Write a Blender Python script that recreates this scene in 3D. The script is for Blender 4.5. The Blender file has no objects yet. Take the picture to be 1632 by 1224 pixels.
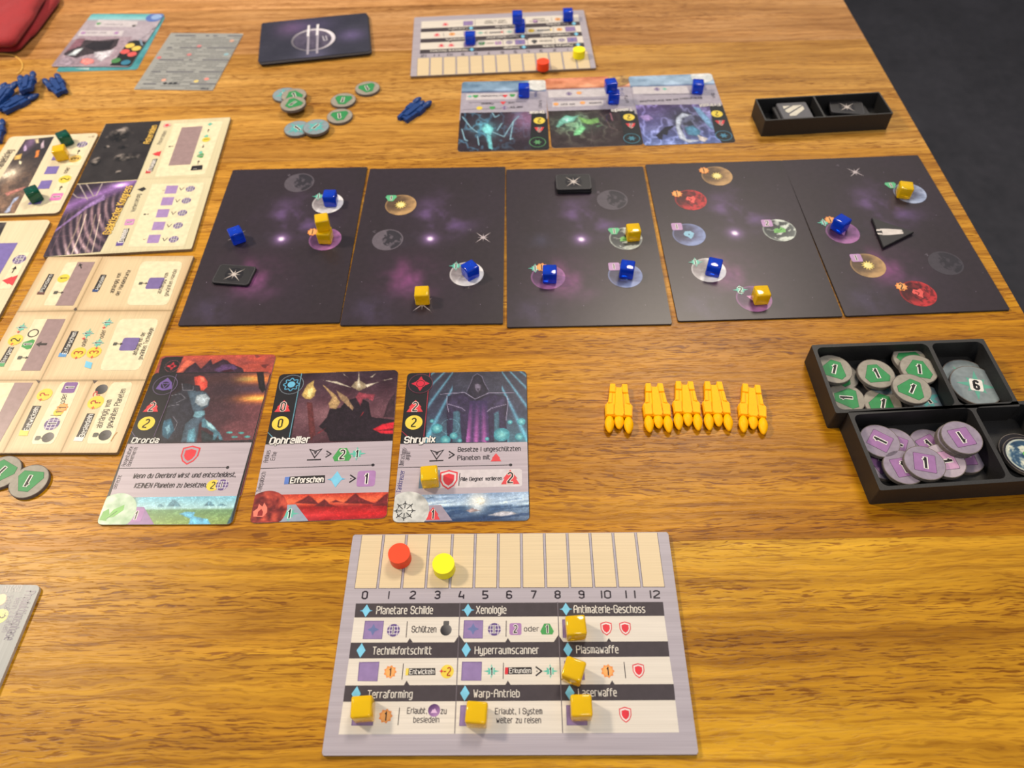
import bpy, bmesh, math, random
import numpy as np
from mathutils import Vector, Matrix, noise as mnoise
random.seed(7); np.random.seed(7)
SC = bpy.context.scene
COL = SC.collection

# ------------------------------------------------------------------ camera, world, lights, exposure
F_PX, PITCH, ROLL, H = 1194.9, 0.9154, -0.0349, 0.3124
cam_d = bpy.data.cameras.new('camera'); cam = bpy.data.objects.new('camera', cam_d); COL.objects.link(cam)
cam_d.sensor_width = 36.0; cam_d.sensor_fit = 'HORIZONTAL'; cam_d.lens = F_PX / 1632 * 36.0
cam_d.clip_start = 0.01; cam_d.clip_end = 30
cam.location = (0, 0, H)
cam.matrix_world = Matrix.Translation((0, 0, H)) @ Matrix.Rotation(math.pi / 2 - PITCH, 4, 'X') @ Matrix.Rotation(ROLL, 4, 'Z')
cam_d.dof.use_dof = True; cam_d.dof.focus_distance = 0.36; cam_d.dof.aperture_fstop = 10
SC.camera = cam

world = bpy.data.worlds.new('world'); SC.world = world; world.use_nodes = True
bg = world.node_tree.nodes['Background']
bg.inputs[0].default_value = (0.80, 0.83, 0.95, 1); bg.inputs[1].default_value = 0.42

def area(name, loc, target, size, power, color):
    d = bpy.data.lights.new(name, 'AREA'); d.shape = 'DISK'; d.size = size; d.energy = power; d.color = color
    o = bpy.data.objects.new(name, d); COL.objects.link(o); o.location = loc
    o.rotation_euler = (Vector(target) - Vector(loc)).to_track_quat('-Z', 'Y').to_euler()
    return o
area('lamp_left', (-0.92, 0.62, 0.95), (-0.1, 0.3, 0), 0.16, 14.5, (1.0, 0.83, 0.62))
area('lamp_ceiling', (0.55, 1.5, 1.75), (0.1, 0.35, 0), 0.55, 27, (1.0, 0.88, 0.72))
area('lamp_behind', (0.35, -0.75, 1.8), (0.05, 0.3, 0), 0.5, 12, (1.0, 0.92, 0.80))

SC.view_settings.view_transform = 'Standard'; SC.view_settings.look = 'None'
SC.view_settings.gamma = 1.0; SC.view_settings.exposure = 0.0
SC.view_settings.use_curve_mapping = False

# ------------------------------------------------------------------ geometry of the photograph: pixel -> point on a horizontal plane
def back(px, py, Z=0.0):
    c, s = math.cos(ROLL), math.sin(ROLL)
    u, v = px - 816, py - 612
    u, v = (c * u + s * v) / F_PX, (-s * u + c * v) / F_PX
    t = (H - Z) / (math.sin(PITCH) + v * math.cos(PITCH))
    return Vector((u * t, (math.cos(PITCH) - v * math.sin(PITCH)) * t, Z))

# ------------------------------------------------------------------ colour and materials
def lin(c):
    c = np.asarray(c, float) / 255.0
    return np.where(c <= 0.04045, c / 12.92, ((c + 0.055) / 1.055) ** 2.4)
ALB = 0.80
def L4(c, k=ALB):
    r = lin(c) * k
    return (float(r[0]), float(r[1]), float(r[2]), 1.0)

def newmat(name):
    m = bpy.data.materials.new(name); m.use_nodes = True
    return m, m.node_tree, m.node_tree.nodes['Principled BSDF']
def N(t, kind, **kw):
    n = t.nodes.new(kind)
    for k, v in kw.items(): setattr(n, k, v)
    return n
def noise_node(t, scale, vec=None, detail=3, rough=0.5, dist=0.0):
    n = N(t, 'ShaderNodeTexNoise'); n.inputs['Scale'].default_value = scale
    n.inputs['Detail'].default_value = detail; n.inputs['Roughness'].default_value = rough
    n.inputs['Distortion'].default_value = dist
    if vec is not None: t.links.new(vec, n.inputs['Vector'])
    return n
def mapping(t, scale, coord='Object', loc=(0, 0, 0)):
    tc = N(t, 'ShaderNodeTexCoord'); mp = N(t, 'ShaderNodeMapping')
    mp.inputs['Scale'].default_value = scale; mp.inputs['Location'].default_value = loc
    t.links.new(tc.outputs[coord], mp.inputs['Vector'])
    return mp.outputs['Vector']
def ramp(t, fac, stops):
    r = N(t, 'ShaderNodeValToRGB')
    e = r.color_ramp.elements
    while len(e) < len(stops): e.new(0.5)
    for i, (p, c) in enumerate(stops):
        e[i].position = p; e[i].color = c
    t.links.new(fac, r.inputs[0])
    return r.outputs[0]
def mixc(t, mode, fac, a, b):
    m = N(t, 'ShaderNodeMix', data_type='RGBA', blend_type=mode)
    if isinstance(fac, (int, float)): m.inputs[0].default_value = fac
    else: t.links.new(fac, m.inputs[0])
    for s, x in ((6, a), (7, b)):
        if isinstance(x, tuple): m.inputs[s].default_value = x
        else: t.links.new(x, m.inputs[s])
    return m.outputs[2]
def bump(t, b, height, strength, dist):
    n = N(t, 'ShaderNodeBump'); n.inputs['Strength'].default_value = strength; n.inputs['Distance'].default_value = dist
    t.links.new(height, n.inputs['Height']); t.links.new(n.outputs[0], b.inputs['Normal'])

def print_mat(name, rough, streak, spec=0.5):
    m, t, b = newmat(name)
    a = N(t, 'ShaderNodeAttribute', attribute_name='Col')
    n = noise_node(t, 1.0, mapping(t, streak), 2)
    g = ramp(t, n.outputs[0], [(0.3, (0.90, 0.90, 0.90, 1)), (0.7, (1.06, 1.06, 1.06, 1))])
    t.links.new(mixc(t, 'MULTIPLY', 1.0, a.outputs['Color'], g), b.inputs['Base Color'])
    b.inputs['Roughness'].default_value = rough
    b.inputs['Specular IOR Level'].default_value = spec
    return m
M_PRINT = print_mat('card_print', 0.33, (300, 300, 1), 0.33)
M_MATTE = print_mat('matte_print', 0.5, (300, 300, 1), 0.3)
M_BRUSH = print_mat('brushed_print', 0.42, (18, 2600, 1))
M_BRUSHV = print_mat('brushed_print_upright', 0.45, (2200, 18, 1))

def simple(name, col, rough=0.4, spec=0.5, nscale=200, amt=0.08, bmp=0.0, bdist=0.0002, k=ALB, **extra):
    m, t, b = newmat(name)
    n = noise_node(t, nscale, mapping(t, (1, 1, 1)), 3)
    c = np.array(L4(col, k)[:3])
    g = ramp(t, n.outputs[0], [(0.3, (*(c * (1 - amt)), 1)), (0.7, (*np.minimum(c * (1 + amt), 1), 1))])
    t.links.new(g, b.inputs['Base Color'])
    b.inputs['Roughness'].default_value = rough; b.inputs['Specular IOR Level'].default_value = spec
    for kk, v in extra.items(): b.inputs[kk].default_value = v
    if bmp: bump(t, b, n.outputs[0], bmp, bdist)
    return m
def acrylic(name, col, trans=0.7, k=0.95):
    m = simple(name, col, 0.06, 0.5, 60, 0.05, k=k)
    b = m.node_tree.nodes['Principled BSDF']
    b.inputs['Transmission Weight'].default_value = trans; b.inputs['IOR'].default_value = 1.45
    return m
M_YCUBE = acrylic('yellow_acrylic', (255, 212, 6), 0.42)
M_BCUBE = acrylic('blue_acrylic', (2, 72, 224), 0.5)
M_GCUBE = acrylic('green_acrylic', (0, 92, 72), 0.55)
M_YSHIP = simple('yellow_plastic', (255, 184, 0), 0.5, 0.16, 90, 0.02, k=0.95)
M_YSHIP.node_tree.nodes['Principled BSDF'].inputs['Subsurface Weight'].default_value = 0.25
M_YSHIP.node_tree.nodes['Principled BSDF'].inputs['Subsurface Radius'].default_value = (0.003, 0.002, 0.0005)
M_BSHIP = simple('blue_plastic', (20, 62, 128), 0.42, 0.4, 90, 0.06)
M_RDISC = simple('red_paint', (243, 68, 22), 0.45, 0.4, 300, 0.04, 0.1, k=0.9)
M_YDISC = simple('yellow_paint', (250, 238, 2), 0.45, 0.4, 300, 0.03, 0.1, k=0.9)
M_CARDEDGE = simple('card_stock', (205, 195, 185), 0.6, 0.3)
M_DARKEDGE = simple('dark_card_stock', (60, 56, 58), 0.6, 0.3)
M_BOARDEDGE = simple('greyboard_edge', (150, 128, 100), 0.8, 0.2, 900, 0.15)
M_TOKEDGE = simple('token_greyboard', (118, 110, 104), 0.8, 0.2, 900, 0.15)
M_ARC = simple('pale_arc', (240, 190, 95), 0.5, 0.3)

def tray_material():
    m, t, b = newmat('black_printed_plastic')
    lay = noise_node(t, 1.0, mapping(t, (90, 90, 5200)), 2)
    gr = noise_node(t, 2600, mapping(t, (1, 1, 1)), 2)
    base = ramp(t, gr.outputs[0], [(0.3, L4((20, 19, 20))), (0.75, L4((42, 41, 41)))])
    t.links.new(base, b.inputs['Base Color']); b.inputs['Roughness'].default_value = 0.55
    mx = mixc(t, 'MIX', 0.5, lay.outputs['Color'], gr.outputs['Color'])
    bump(t, b, mx, 0.5, 0.0002)
    return m
M_TRAY = tray_material()

def fabric_material():
    m, t, b = newmat('red_felt')
    n = noise_node(t, 900, mapping(t, (1, 1, 1)), 4, 0.7)
    n2 = noise_node(t, 30, mapping(t, (1, 1, 1)), 3)
    c = mixc(t, 'MULTIPLY', 0.6, ramp(t, n.outputs[0], [(0.3, L4((140, 14, 24))), (0.7, L4((182, 30, 38)))]),
             ramp(t, n2.outputs[0], [(0.3, (0.7, 0.7, 0.7, 1)), (0.7, (1, 1, 1, 1))]))
    t.links.new(c, b.inputs['Base Color']); b.inputs['Roughness'].default_value = 0.9
    b.inputs['Sheen Weight'].default_value = 0.12
    bump(t, b, n.outputs[0], 0.5, 0.0006)
    return m
M_FELT = fabric_material()

def wood_material():
    m, t, b = newmat('oiled_oak')
    tc = N(t, 'ShaderNodeTexCoord'); oi = N(t, 'ShaderNodeObjectInfo')
    sep = N(t, 'ShaderNodeCombineXYZ'); mul = N(t, 'ShaderNodeMath', operation='MULTIPLY'); mul.inputs[1].default_value = 7.0
    t.links.new(oi.outputs['Random'], mul.inputs[0])
    t.links.new(mul.outputs[0], sep.inputs[0]); t.links.new(mul.outputs[0], sep.inputs[2])
    add = N(t, 'ShaderNodeVectorMath', operation='ADD')
    t.links.new(tc.outputs['Object'], add.inputs[0]); t.links.new(sep.outputs[0], add.inputs[1])
    # gentle waviness of the grain
    w1 = noise_node(t, 1.0, None, 3, 0.55)
    mpw = N(t, 'ShaderNodeMapping'); mpw.inputs['Scale'].default_value = (5, 26, 5)
    t.links.new(add.outputs[0], mpw.inputs[0]); t.links.new(mpw.outputs[0], w1.inputs['Vector'])
    w2 = noise_node(t, 1.0, None, 2, 0.5)
    mpw2 = N(t, 'ShaderNodeMapping'); mpw2.inputs['Scale'].default_value = (55, 190, 7)
    t.links.new(add.outputs[0], mpw2.inputs[0]); t.links.new(mpw2.outputs[0], w2.inputs['Vector'])
    m1 = N(t, 'ShaderNodeMath', operation='MULTIPLY_ADD'); m1.inputs[1].default_value = 0.016; m1.inputs[2].default_value = -0.008
    t.links.new(w1.outputs[0], m1.inputs[0])
    m2 = N(t, 'ShaderNodeMath', operation='MULTIPLY_ADD'); m2.inputs[1].default_value = 0.0032
    t.links.new(w2.outputs[0], m2.inputs[0]); t.links.new(m1.outputs[0], m2.inputs[2])
    cy = N(t, 'ShaderNodeCombineXYZ'); t.links.new(m2.outputs[0], cy.inputs[1])
    warp = N(t, 'ShaderNodeVectorMath', operation='ADD')
    t.links.new(add.outputs[0], warp.inputs[0]); t.links.new(cy.outputs[0], warp.inputs[1])
    def layer(scale, detail=4, rough=0.6, dist=0.0):
        mp = N(t, 'ShaderNodeMapping'); mp.inputs['Scale'].default_value = scale
        t.links.new(warp.outputs[0], mp.inputs[0])
        return noise_node(t, 1.0, mp.outputs[0], detail, rough, dist)
    broad = layer((5, 40, 3), 3)
    grain = layer((24, 600, 5), 5, 0.62, 0.25)
    rings = layer((4, 210, 3), 3, 0.55)
    pore = layer((120, 1500, 20), 2, 0.5, 0.1)
    pmask = layer((6, 60, 5), 2, 0.5)
    fleck = layer((60, 240, 10), 2, 0.5, 0.8)
    c = ramp(t, broad.outputs[0], [(0.32, L4((174, 118, 36))), (0.50, L4((196, 139, 48))), (0.68, L4((214, 158, 62)))])
    c = mixc(t, 'MULTIPLY', 0.85, c, ramp(t, rings.outputs[0], [(0.34, (0.70, 0.62, 0.50, 1)), (0.50, (0.97, 0.96, 0.94, 1)), (0.68, (1.10, 1.08, 1.04, 1))]))
    c = mixc(t, 'MULTIPLY', 0.75, c, ramp(t, grain.outputs[0], [(0.35, (0.58, 0.46, 0.30, 1)), (0.48, (0.95, 0.93, 0.90, 1)), (0.64, (1.16, 1.16, 1.18, 1))]))
    pm = ramp(t, pmask.outputs[0], [(0.42, (0, 0, 0, 1)), (0.58, (1, 1, 1, 1))])
    pc = ramp(t, pore.outputs[0], [(0.54, (1, 1, 1, 1)), (0.62, (0.48, 0.36, 0.22, 1))])
    c = mixc(t, 'MULTIPLY', mixc(t, 'MIX', 0.35, pm, (1, 1, 1, 1)), c, pc)
    c = mixc(t, 'MIX', ramp(t, fleck.outputs[0], [(0.66, (0, 0, 0, 1)), (0.74, (0.35, 0.35, 0.35, 1))]), c, L4((206, 150, 46)))
    # each stave's own tone, with reflected haze painted into the far ones
    c = mixc(t, 'MULTIPLY', 1.0, c, oi.outputs['Color'])
    t.links.new(c, b.inputs['Base Color'])
    b.inputs['Roughness'].default_value = 0.36; b.inputs['Specular IOR Level'].default_value = 0.19
    hh = mixc(t, 'MULTIPLY', 1.0, pc, grain.outputs['Color'])
    bump(t, b, hh, 0.35, 0.00035)
    return m
M_WOOD = wood_material()

def floor_material():
    m, t, b = newmat('dark_stone_floor')
    v = mapping(t, (1, 1, 1))
    n = noise_node(t, 7, v, 5, 0.65); n2 = noise_node(t, 45, v, 3, 0.6)
    c = mixc(t, 'MIX', 0.4, ramp(t, n.outputs[0], [(0.3, L4((48, 48, 54))), (0.7, L4((74, 73, 80)))]),
             ramp(t, n2.outputs[0], [(0.3, L4((30, 30, 32))), (0.7, L4((62, 59, 62)))]))
    t.links.new(c, b.inputs['Base Color']); b.inputs['Roughness'].default_value = 0.5
    bump(t, b, n2.outputs[0], 0.15, 0.002)
    return m
M_FLOOR = floor_material()

# ------------------------------------------------------------------ object helpers
def link(name, me, mat, parent=None, loc=None, rotz=None):
    if mat is not None:
        if isinstance(mat, (list, tuple)):
            for x in mat: me.materials.append(x)
        else: me.materials.append(mat)
    o = bpy.data.objects.new(name, me); COL.objects.link(o)
    if parent is not None: o.parent = parent
    if loc is not None: o.location = loc
    if rotz is not None: o.rotation_euler = (0, 0, rotz)
    return o
def tag(o, label, cat, group=None):
    o['label'] = label; o['category'] = cat
    if group: o['group'] = group
    return o
def empty(name, loc=(0, 0, 0), rotz=0.0):
    o = bpy.data.objects.new(name, None); COL.objects.link(o); o.empty_display_size = 0.01
    o.location = loc; o.rotation_euler = (0, 0, rotz); return o
def bm_mesh(name, bm, smooth=False):
    bmesh.ops.recalc_face_normals(bm, faces=bm.faces)
    me = bpy.data.meshes.new(name); bm.to_mesh(me); bm.free()
    if smooth:
        for p in me.polygons: p.use_smooth = True
    return me
def copy_tree(o, parent=None):
    c = o.copy(); COL.objects.link(c)
    if parent is not None: c.parent = parent
    for ch in o.children: copy_tree(ch, c)
    return c
def rounded_outline(w, h, r, n=5):
    pts = []
    if r <= 0: return [(-w/2, -h/2), (w/2, -h/2), (w/2, h/2), (-w/2, h/2)]
    for cx, cy, a0 in ((w/2-r, -h/2+r, -90), (w/2-r, h/2-r, 0), (-w/2+r, h/2-r, 90), (-w/2+r, -h/2+r, 180)):
        for i in range(n + 1):
            a = math.radians(a0 + 90 * i / n)
            pts.append((cx + r * math.cos(a), cy + r * math.sin(a)))
    return pts
def prism(bm, pts, z0, z1, bev=0.0):
    """closed prism over an outline, optional tiny bevel on both rims"""
    lo = [bm.verts.new((x, y, z0)) for x, y in pts]; hi = [bm.verts.new((x, y, z1)) for x, y in pts]
    n = len(pts)
    fs = [bm.faces.new(lo[::-1]), bm.faces.new(hi)]
    for i in range(n): fs.append(bm.faces.new((lo[i], lo[(i+1) % n], hi[(i+1) % n], hi[i])))
    if bev > 0:
        es = [e for e in fs[1].edges] + [e for e in fs[0].edges]
        bmesh.ops.bevel(bm, geom=es, offset=bev, segments=2, affect='EDGES', clamp_overlap=True)
    return fs
def box(bm, x0, y0, z0, x1, y1, z1, bev=0.0, seg=2):
    vs = [bm.verts.new((x, y, z)) for z in (z0, z1) for x, y in ((x0, y0), (x1, y0), (x1, y1), (x0, y1))]
    fs = [bm.faces.new([vs[i] for i in q]) for q in ((3,2,1,0), (4,5,6,7), (0,1,5,4), (1,2,6,5), (2,3,7,6), (3,0,4,7))]
    if bev: bmesh.ops.bevel(bm, geom=list({e for f in fs for e in f.edges}), offset=bev, segments=seg, profile=0.5, affect='EDGES')

# ------------------------------------------------------------------ noise for printed pictures
def vnoise(x, y, seed=0):
    xi = np.floor(x).astype(np.int64); yi = np.floor(y).astype(np.int64); xf = x - xi; yf = y - yi
    def h(a, b):
        n = (a * 374761393 + b * 668265263 + seed * 974711) & 0xffffffff
        n = ((n ^ (n >> 13)) * 1274126177) & 0xffffffff
        return ((n ^ (n >> 16)) & 0xffff) / 65535.0
    u = xf * xf * (3 - 2 * xf); v = yf * yf * (3 - 2 * yf)
    return (h(xi, yi) * (1-u) + h(xi+1, yi) * u) * (1-v) + (h(xi, yi+1) * (1-u) + h(xi+1, yi+1) * u) * v
def fbm(x, y, seed=0, oct=4):
    s = 0; a = 0.5; t = 0
    for i in range(oct):
        s = s + a * vnoise(x * 2**i, y * 2**i, seed + i * 17); t += a; a *= 0.55
    return s / t
def C3(c): return np.array(c, float)
def mixn(a, b, k):
    k = np.clip(np.asarray(k, float), 0, 1)[..., None]
    return C3(a) * (1 - k) + C3(b) * k
def grad(v, stops):
    """piecewise colours along v"""
    out = np.empty(np.shape(v) + (3,))
    ps = [s[0] for s in stops]
    for i in range(3): out[..., i] = np.interp(v, ps, [s[1][i] for s in stops])
    return out
def blob(u, v, cx, cy, rx, ry, k=1.0):
    return k * np.exp(-(((u - cx) / rx) ** 2 + ((v - cy) / ry) ** 2))

# ------------------------------------------------------------------ stroke lettering (cap height 8 units, baseline y=2)
GL = {
'A':('02 08 1a 3a 48 42;06 46',4),'B':('02 0a 3a 49 47 36 06;36 45 43 32 02',4),'C':('48 49 3a 1a 09 03 12 32 43 44',4),
'D':('02 0a 3a 49 43 32 02',4),'E':('4a 0a 02 42;06 36',4),'F':('4a 0a 02;06 36',4),'G':('48 49 3a 1a 09 03 12 32 43 46 26',4),
'H':('02 0a;42 4a;06 46',4),'I':('02 0a',0),'J':('3a 33 22 12 03',3),'K':('02 0a;4a 06 42',4),'L':('0a 02 32',3),'M':('02 0a 27 4a 42',4),
'N':('02 0a 42 4a',4),'O':('03 09 1a 3a 49 43 32 12 03',4),'P':('02 0a 3a 49 47 36 06',4),'R':('02 0a 3a 49 47 36 06;26 42',4),
'S':('48 49 3a 1a 09 07 16 36 45 43 32 12 03 04',4),'T':('0a 4a;2a 22',4),'U':('0a 03 12 32 43 4a',4),'V':('0a 22 4a',4),
'W':('0a 12 27 32 4a',4),'X':('02 4a;0a 42',4),'Y':('0a 26 4a;26 22',4),'Z':('0a 4a 02 42',4),
'a':('08 28 37 32 12 03 04 15 35',3),'b':('0a 02 22 33 37 28 08',3),'c':('38 18 07 03 12 32',3),'d':('3a 32 12 03 07 18 38',3),
'e':('05 35 37 28 18 07 03 12 32',3),'f':('2a 1a 09 02;08 28',2),'g':('38 18 07 03 12 32;38 31 20 00',3),'h':('0a 02;08 28 37 32',3),
'i':('02 08;0a 09',0),'j':('18 11 00;1a 19',1),'k':('0a 02;38 05 32',3),'l':('0a 02',0),'m':('02 08 38 47 42;28 22',4),'n':('02 08 28 37 32',3),
'o':('03 07 18 28 37 33 22 12 03',3),'p':('00 08 28 37 33 22 02',3),'q':('30 38 18 07 03 12 32',3),'r':('02 08 28',2),
's':('38 18 07 06 15 25 34 33 22 02',3),'t':('0a 03 12 22;08 28',2),'u':('08 03 12 32 38',3),'v':('08 12 28',2),'w':('08 12 26 32 48',4),
'x':('02 38;08 32',3),'y':('08 03 12 32;38 31 20 00',3),'z':('08 38 02 32',3),
'0':('03 09 1a 2a 39 33 22 12 03',3),'1':('08 19;1a 12',1),'2':('09 1a 2a 39 37 03 02 32',3),'3':('09 1a 2a 39 37 26 16;26 35 33 22 12 03',3),
'4':('1a 04 34;36 32',3),'5':('3a 0a 06 26 35 33 22 02',3),'6':('39 2a 1a 09 03 12 22 33 35 26 06',3),'7':('0a 3a 12',3),
'8':('03 05 16 26 35 33 22 12 03;16 07 09 1a 2a 39 37 26',3),'9':('03 12 22 33 39 2a 1a 09 07 16 36',3),
'.':('02 03',0),',':('11 03',1),'-':('06 26',2),'+':('06 26;17 15',2),'?':('09 1a 2a 39 37 16 14;12 13',3),'>':('09 36 03',3),' ':('',1.6),'|':('01 0b',0),
}
for a, b in (('ä','a'),('ö','o'),('ü','u')): GL[a] = (GL[b][0] + ';0a 09;2a 29', GL[b][1])
GL['Ü'] = (GL['U'][0], 4)
def text_strokes(s):
    x = 0; out = []
    for ch in s:
        g, w = GL.get(ch, GL['-'])
        for st in g.split(';'):
            if st: out.append([(x + int(p[0]), int(p[1], 16) - 2) for p in st.split()])
        x += w + 1.7
    return out, max(x - 1.7, 0.5)

# ------------------------------------------------------------------ printed graphics: coloured flat shapes lying on a card face
LV = 3.0e-5
SEQ = [0]
class Pr:
    def __init__(s, card, name, label=None, mat=None):
        s.card, s.name, s.label, s.mat = card, name, label, mat or M_PRINT
        s.V = []; s.F = []; s.C = []; s.pm = None
    def T(s, p): return s.card.T(p)
    def clip(s, x, y):
        c = s.card
        if not getattr(c, 'r', None): return x, y
        W, Hh, r = c.w/2 - .04, c.h/2 - .04, c.r
        x = max(-W, min(W, x)); y = max(-Hh, min(Hh, y)); dx, dy = abs(x) - (W - r), abs(y) - (Hh - r)
        if dx > 0 and dy > 0:
            d = math.hypot(dx, dy)
            if d > r: x = math.copysign(W - r + dx*r/d, x); y = math.copysign(Hh - r + dy*r/d, y)
        return x, y
    def raw(s, pts, faces, cols, lv):
        s.k = (getattr(s, 'k', 0) + 1) % 14; n = len(s.V); z = lv * LV + s.k * 1.2e-6
        pts = [s.clip(x, y) for x, y in pts]
        s.V += [(x * .001, y * .001, z) for x, y in pts]
        s.F += [tuple(i + n for i in f) for f in faces]
        s.C += cols
    def paint(s, quad, nu, nv, f, lv=2, soft=.22, amp=.30):
        """start a painted picture: shapes drawn until done() are blended softly into one vertex grid"""
        s.pm = (quad, nu, nv, f, lv, soft, amp, [])
    def end_paint(s):
        quad, nu, nv, f, lv, soft, amp, sh = s.pm; s.pm = None
        q = [np.array(s.T(p)) for p in quad]
        V, U = np.meshgrid(np.linspace(0, 1, nv + 1), np.linspace(0, 1, nu + 1), indexing='ij')
        X = q[0][:, None, None]*(1-U)*(1-V) + q[1][:, None, None]*U*(1-V) + q[2][:, None, None]*U*V + q[3][:, None, None]*(1-U)*V
        col = f(U, V) + 0.0; x, y = X
        gr = fbm(x*.55 + y*.2, y*.35 - x*.12, 77, 4) - .5; fine = fbm(x*3.2, y*2.2, 78, 2) - .5
        for t in sorted(sh, key=lambda k: k[0]):
            if t[1] == 'r':
                d = [np.array(p) for p in t[2]]; src = np.array([[0, 0], [1, 0], [1, 1], [0, 1]]); A = []; B = []
                for (a, b), (Xs, Ys) in zip(d, src):
                    A.append([a, b, 1, 0, 0, 0, -Xs*a, -Xs*b]); B.append(Xs); A.append([0, 0, 0, a, b, 1, -Ys*a, -Ys*b]); B.append(Ys)
                Hh = np.append(np.linalg.solve(np.array(A), np.array(B, float)), 1).reshape(3, 3)
                w = Hh[2, 0]*x + Hh[2, 1]*y + 1; uu = (Hh[0, 0]*x + Hh[0, 1]*y + Hh[0, 2]) / w; vv = (Hh[1, 0]*x + Hh[1, 1]*y + Hh[1, 2]) / w
                m = ((uu > 0) & (uu < 1) & (vv > 0) & (vv < 1)).astype(float); c = t[3](np.clip(uu, 0, 1), np.clip(vv, 0, 1))
            elif t[1] == 'c':
                rx = (x - t[2][0]) / t[3]; ry = (y - t[2][1]) / t[3]; dd = np.hypot(rx, ry)
                m = np.clip((1 - dd) * t[3] / soft + .5, 0, 1); c = t[4](rx, ry)
            else:
                pts = t[2]; n = len(pts); best = np.full(x.shape, 1e9); ins = np.zeros(x.shape, bool)
                rng = range(n) if t[1] == 'p' else range(n - 1)
                for i in rng:
                    ax, ay = pts[i]; bx, by = pts[(i+1) % n]; dx, dy = bx-ax, by-ay
                    k = np.clip(((x-ax)*dx + (y-ay)*dy) / max(dx*dx + dy*dy, 1e-9), 0, 1)
                    best = np.minimum(best, (x-ax-dx*k)**2 + (y-ay-dy*k)**2)
                    if t[1] == 'p' and ay != by: ins ^= ((ay > y) != (by > y)) & (x < (bx-ax)*(y-ay)/(by-ay)+ax)
                sd = np.sqrt(best)
                if t[1] == 'p':
                    sd = np.where(ins, sd, -sd) + gr * .5; m = np.clip(sd / soft * .5 + .5, 0, 1); ed = np.clip(sd / 2.2, 0, 1)
                    c = C3(t[3]) * (1 + (gr * 1.4 + fine * .5) * amp + (ed - .5) * .22)[..., None]
                else: m = np.clip((t[4]/2 - sd) / soft + .5, 0, 1) * .9; c = C3(t[3]) + 0 * x[..., None]
            col = col * (1 - m[..., None]) + c * m[..., None]
        rg = np.clip(1 - np.abs(fbm(x*.42 + gr*2, y*.5 + gr, 90, 3) * 2 - 1) * 5, 0, 1) ** 2
        col = np.clip(col * (1 + fine * .14 + rg * .20)[..., None] + (rg * 3)[..., None], 0, 255); n = len(s.V); z = lv * LV; w = nu + 1
        s.V += [(a*.001, b*.001, z) for a, b in (s.clip(float(a), float(b)) for a, b in zip(x.ravel(), y.ravel()))]
        s.F += [(n+j*w+i, n+(j+1)*w+i, n+(j+1)*w+i+1, n+j*w+i+1) for j in range(nv) for i in range(nu)]
        s.C += [tuple(c) for c in col.reshape(-1, 3)]
    def polym(s, pts, col, lv=1):
        if s.pm: s.pm[7].append((lv, 'p', pts, col)); return
        a = sum(pts[i][0]*pts[(i+1) % len(pts)][1] - pts[(i+1) % len(pts)][0]*pts[i][1] for i in range(len(pts)))
        if a < 0: pts = pts[::-1]
        s.raw(pts, [tuple(range(len(pts)))], [col] * len(pts), lv)
    def poly(s, pts, col, lv=1): s.polym([s.T(p) for p in pts], col, lv)
    def segs(s, pts, w, col, lv=2, close=False):
        """thick line in mm through mm points, joints mitred"""
        if s.pm: s.pm[7].append((lv, 'l', [tuple(p) for p in pts] + ([tuple(pts[0])] if close else []), col, w)); return
        P = [np.array(p, float) for p in pts]
        P = [p for i, p in enumerate(P) if i == 0 or np.hypot(*(p - P[i-1])) > 1e-5]
        if close and len(P) > 2 and np.hypot(*(P[0] - P[-1])) < 1e-5: P = P[:-1]
        if len(P) < 2: return
        if not close:   # very sharp corners are drawn as two strokes
            for i in range(1, len(P) - 1):
                a, b = P[i] - P[i-1], P[i+1] - P[i]
                if np.dot(a, b) < -.25 * np.hypot(*a) * np.hypot(*b):
                    s.segs(P[:i+1], w, col, lv); s.segs(P[i:], w, col, lv); return
        n = len(P); h = w / 2; Lf, Rt = [], []
        def unit(v): return v / max(np.hypot(*v), 1e-9)
        for i in range(n):
            if close: a, b = unit(P[i] - P[i-1]), unit(P[(i+1) % n] - P[i])
            else:
                a = unit(P[i] - P[i-1]) if i else unit(P[1] - P[0]); b = unit(P[i+1] - P[i]) if i < n-1 else a
            na, nb = np.array((-a[1], a[0])), np.array((-b[1], b[0])); m = na + nb
            if np.hypot(*m) < .35: m = nb
            m = unit(m); k = min(h / max(np.dot(m, nb), .4), h * 1.6)
            Lf.append(tuple(P[i] + m * k)); Rt.append(tuple(P[i] - m * k))
        if not close:
            d0, d1 = unit(P[1] - P[0]) * h * .5, unit(P[-1] - P[-2]) * h * .5
            Lf[0] = tuple(np.array(Lf[0]) - d0); Rt[0] = tuple(np.array(Rt[0]) - d0); Lf[-1] = tuple(np.array(Lf[-1]) + d1); Rt[-1] = tuple(np.array(Rt[-1]) + d1)
        pts2 = Lf + Rt; fs = []
        for i in range(n if close else n - 1):
            j = (i + 1) % n; fs.append((n + i, n + j, j, i))
        s.raw(pts2, fs, [col] * len(pts2), lv)
    def line(s, pts, w, col, lv=2, close=False): s.segs([s.T(p) for p in pts], w, col, lv, close)
    def loc(s, c, pts, rot=0, k=1.0):
        cx, cy = s.T(c) if len(c) == 2 else c[:2]
        ca, sa = math.cos(math.radians(rot)), math.sin(math.radians(rot))
        return [(cx + k * (x * ca - y * sa), cy + k * (x * sa + y * ca)) for x, y in pts]
    def shape(s, c, pts, col, lv=2, rot=0, k=1.0): s.polym(s.loc(c, pts, rot, k), col, lv)
    def lines(s, c, pts, w, col, lv=2, rot=0, k=1.0, close=False): s.segs(s.loc(c, pts, rot, k), w, col, lv, close)
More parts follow.
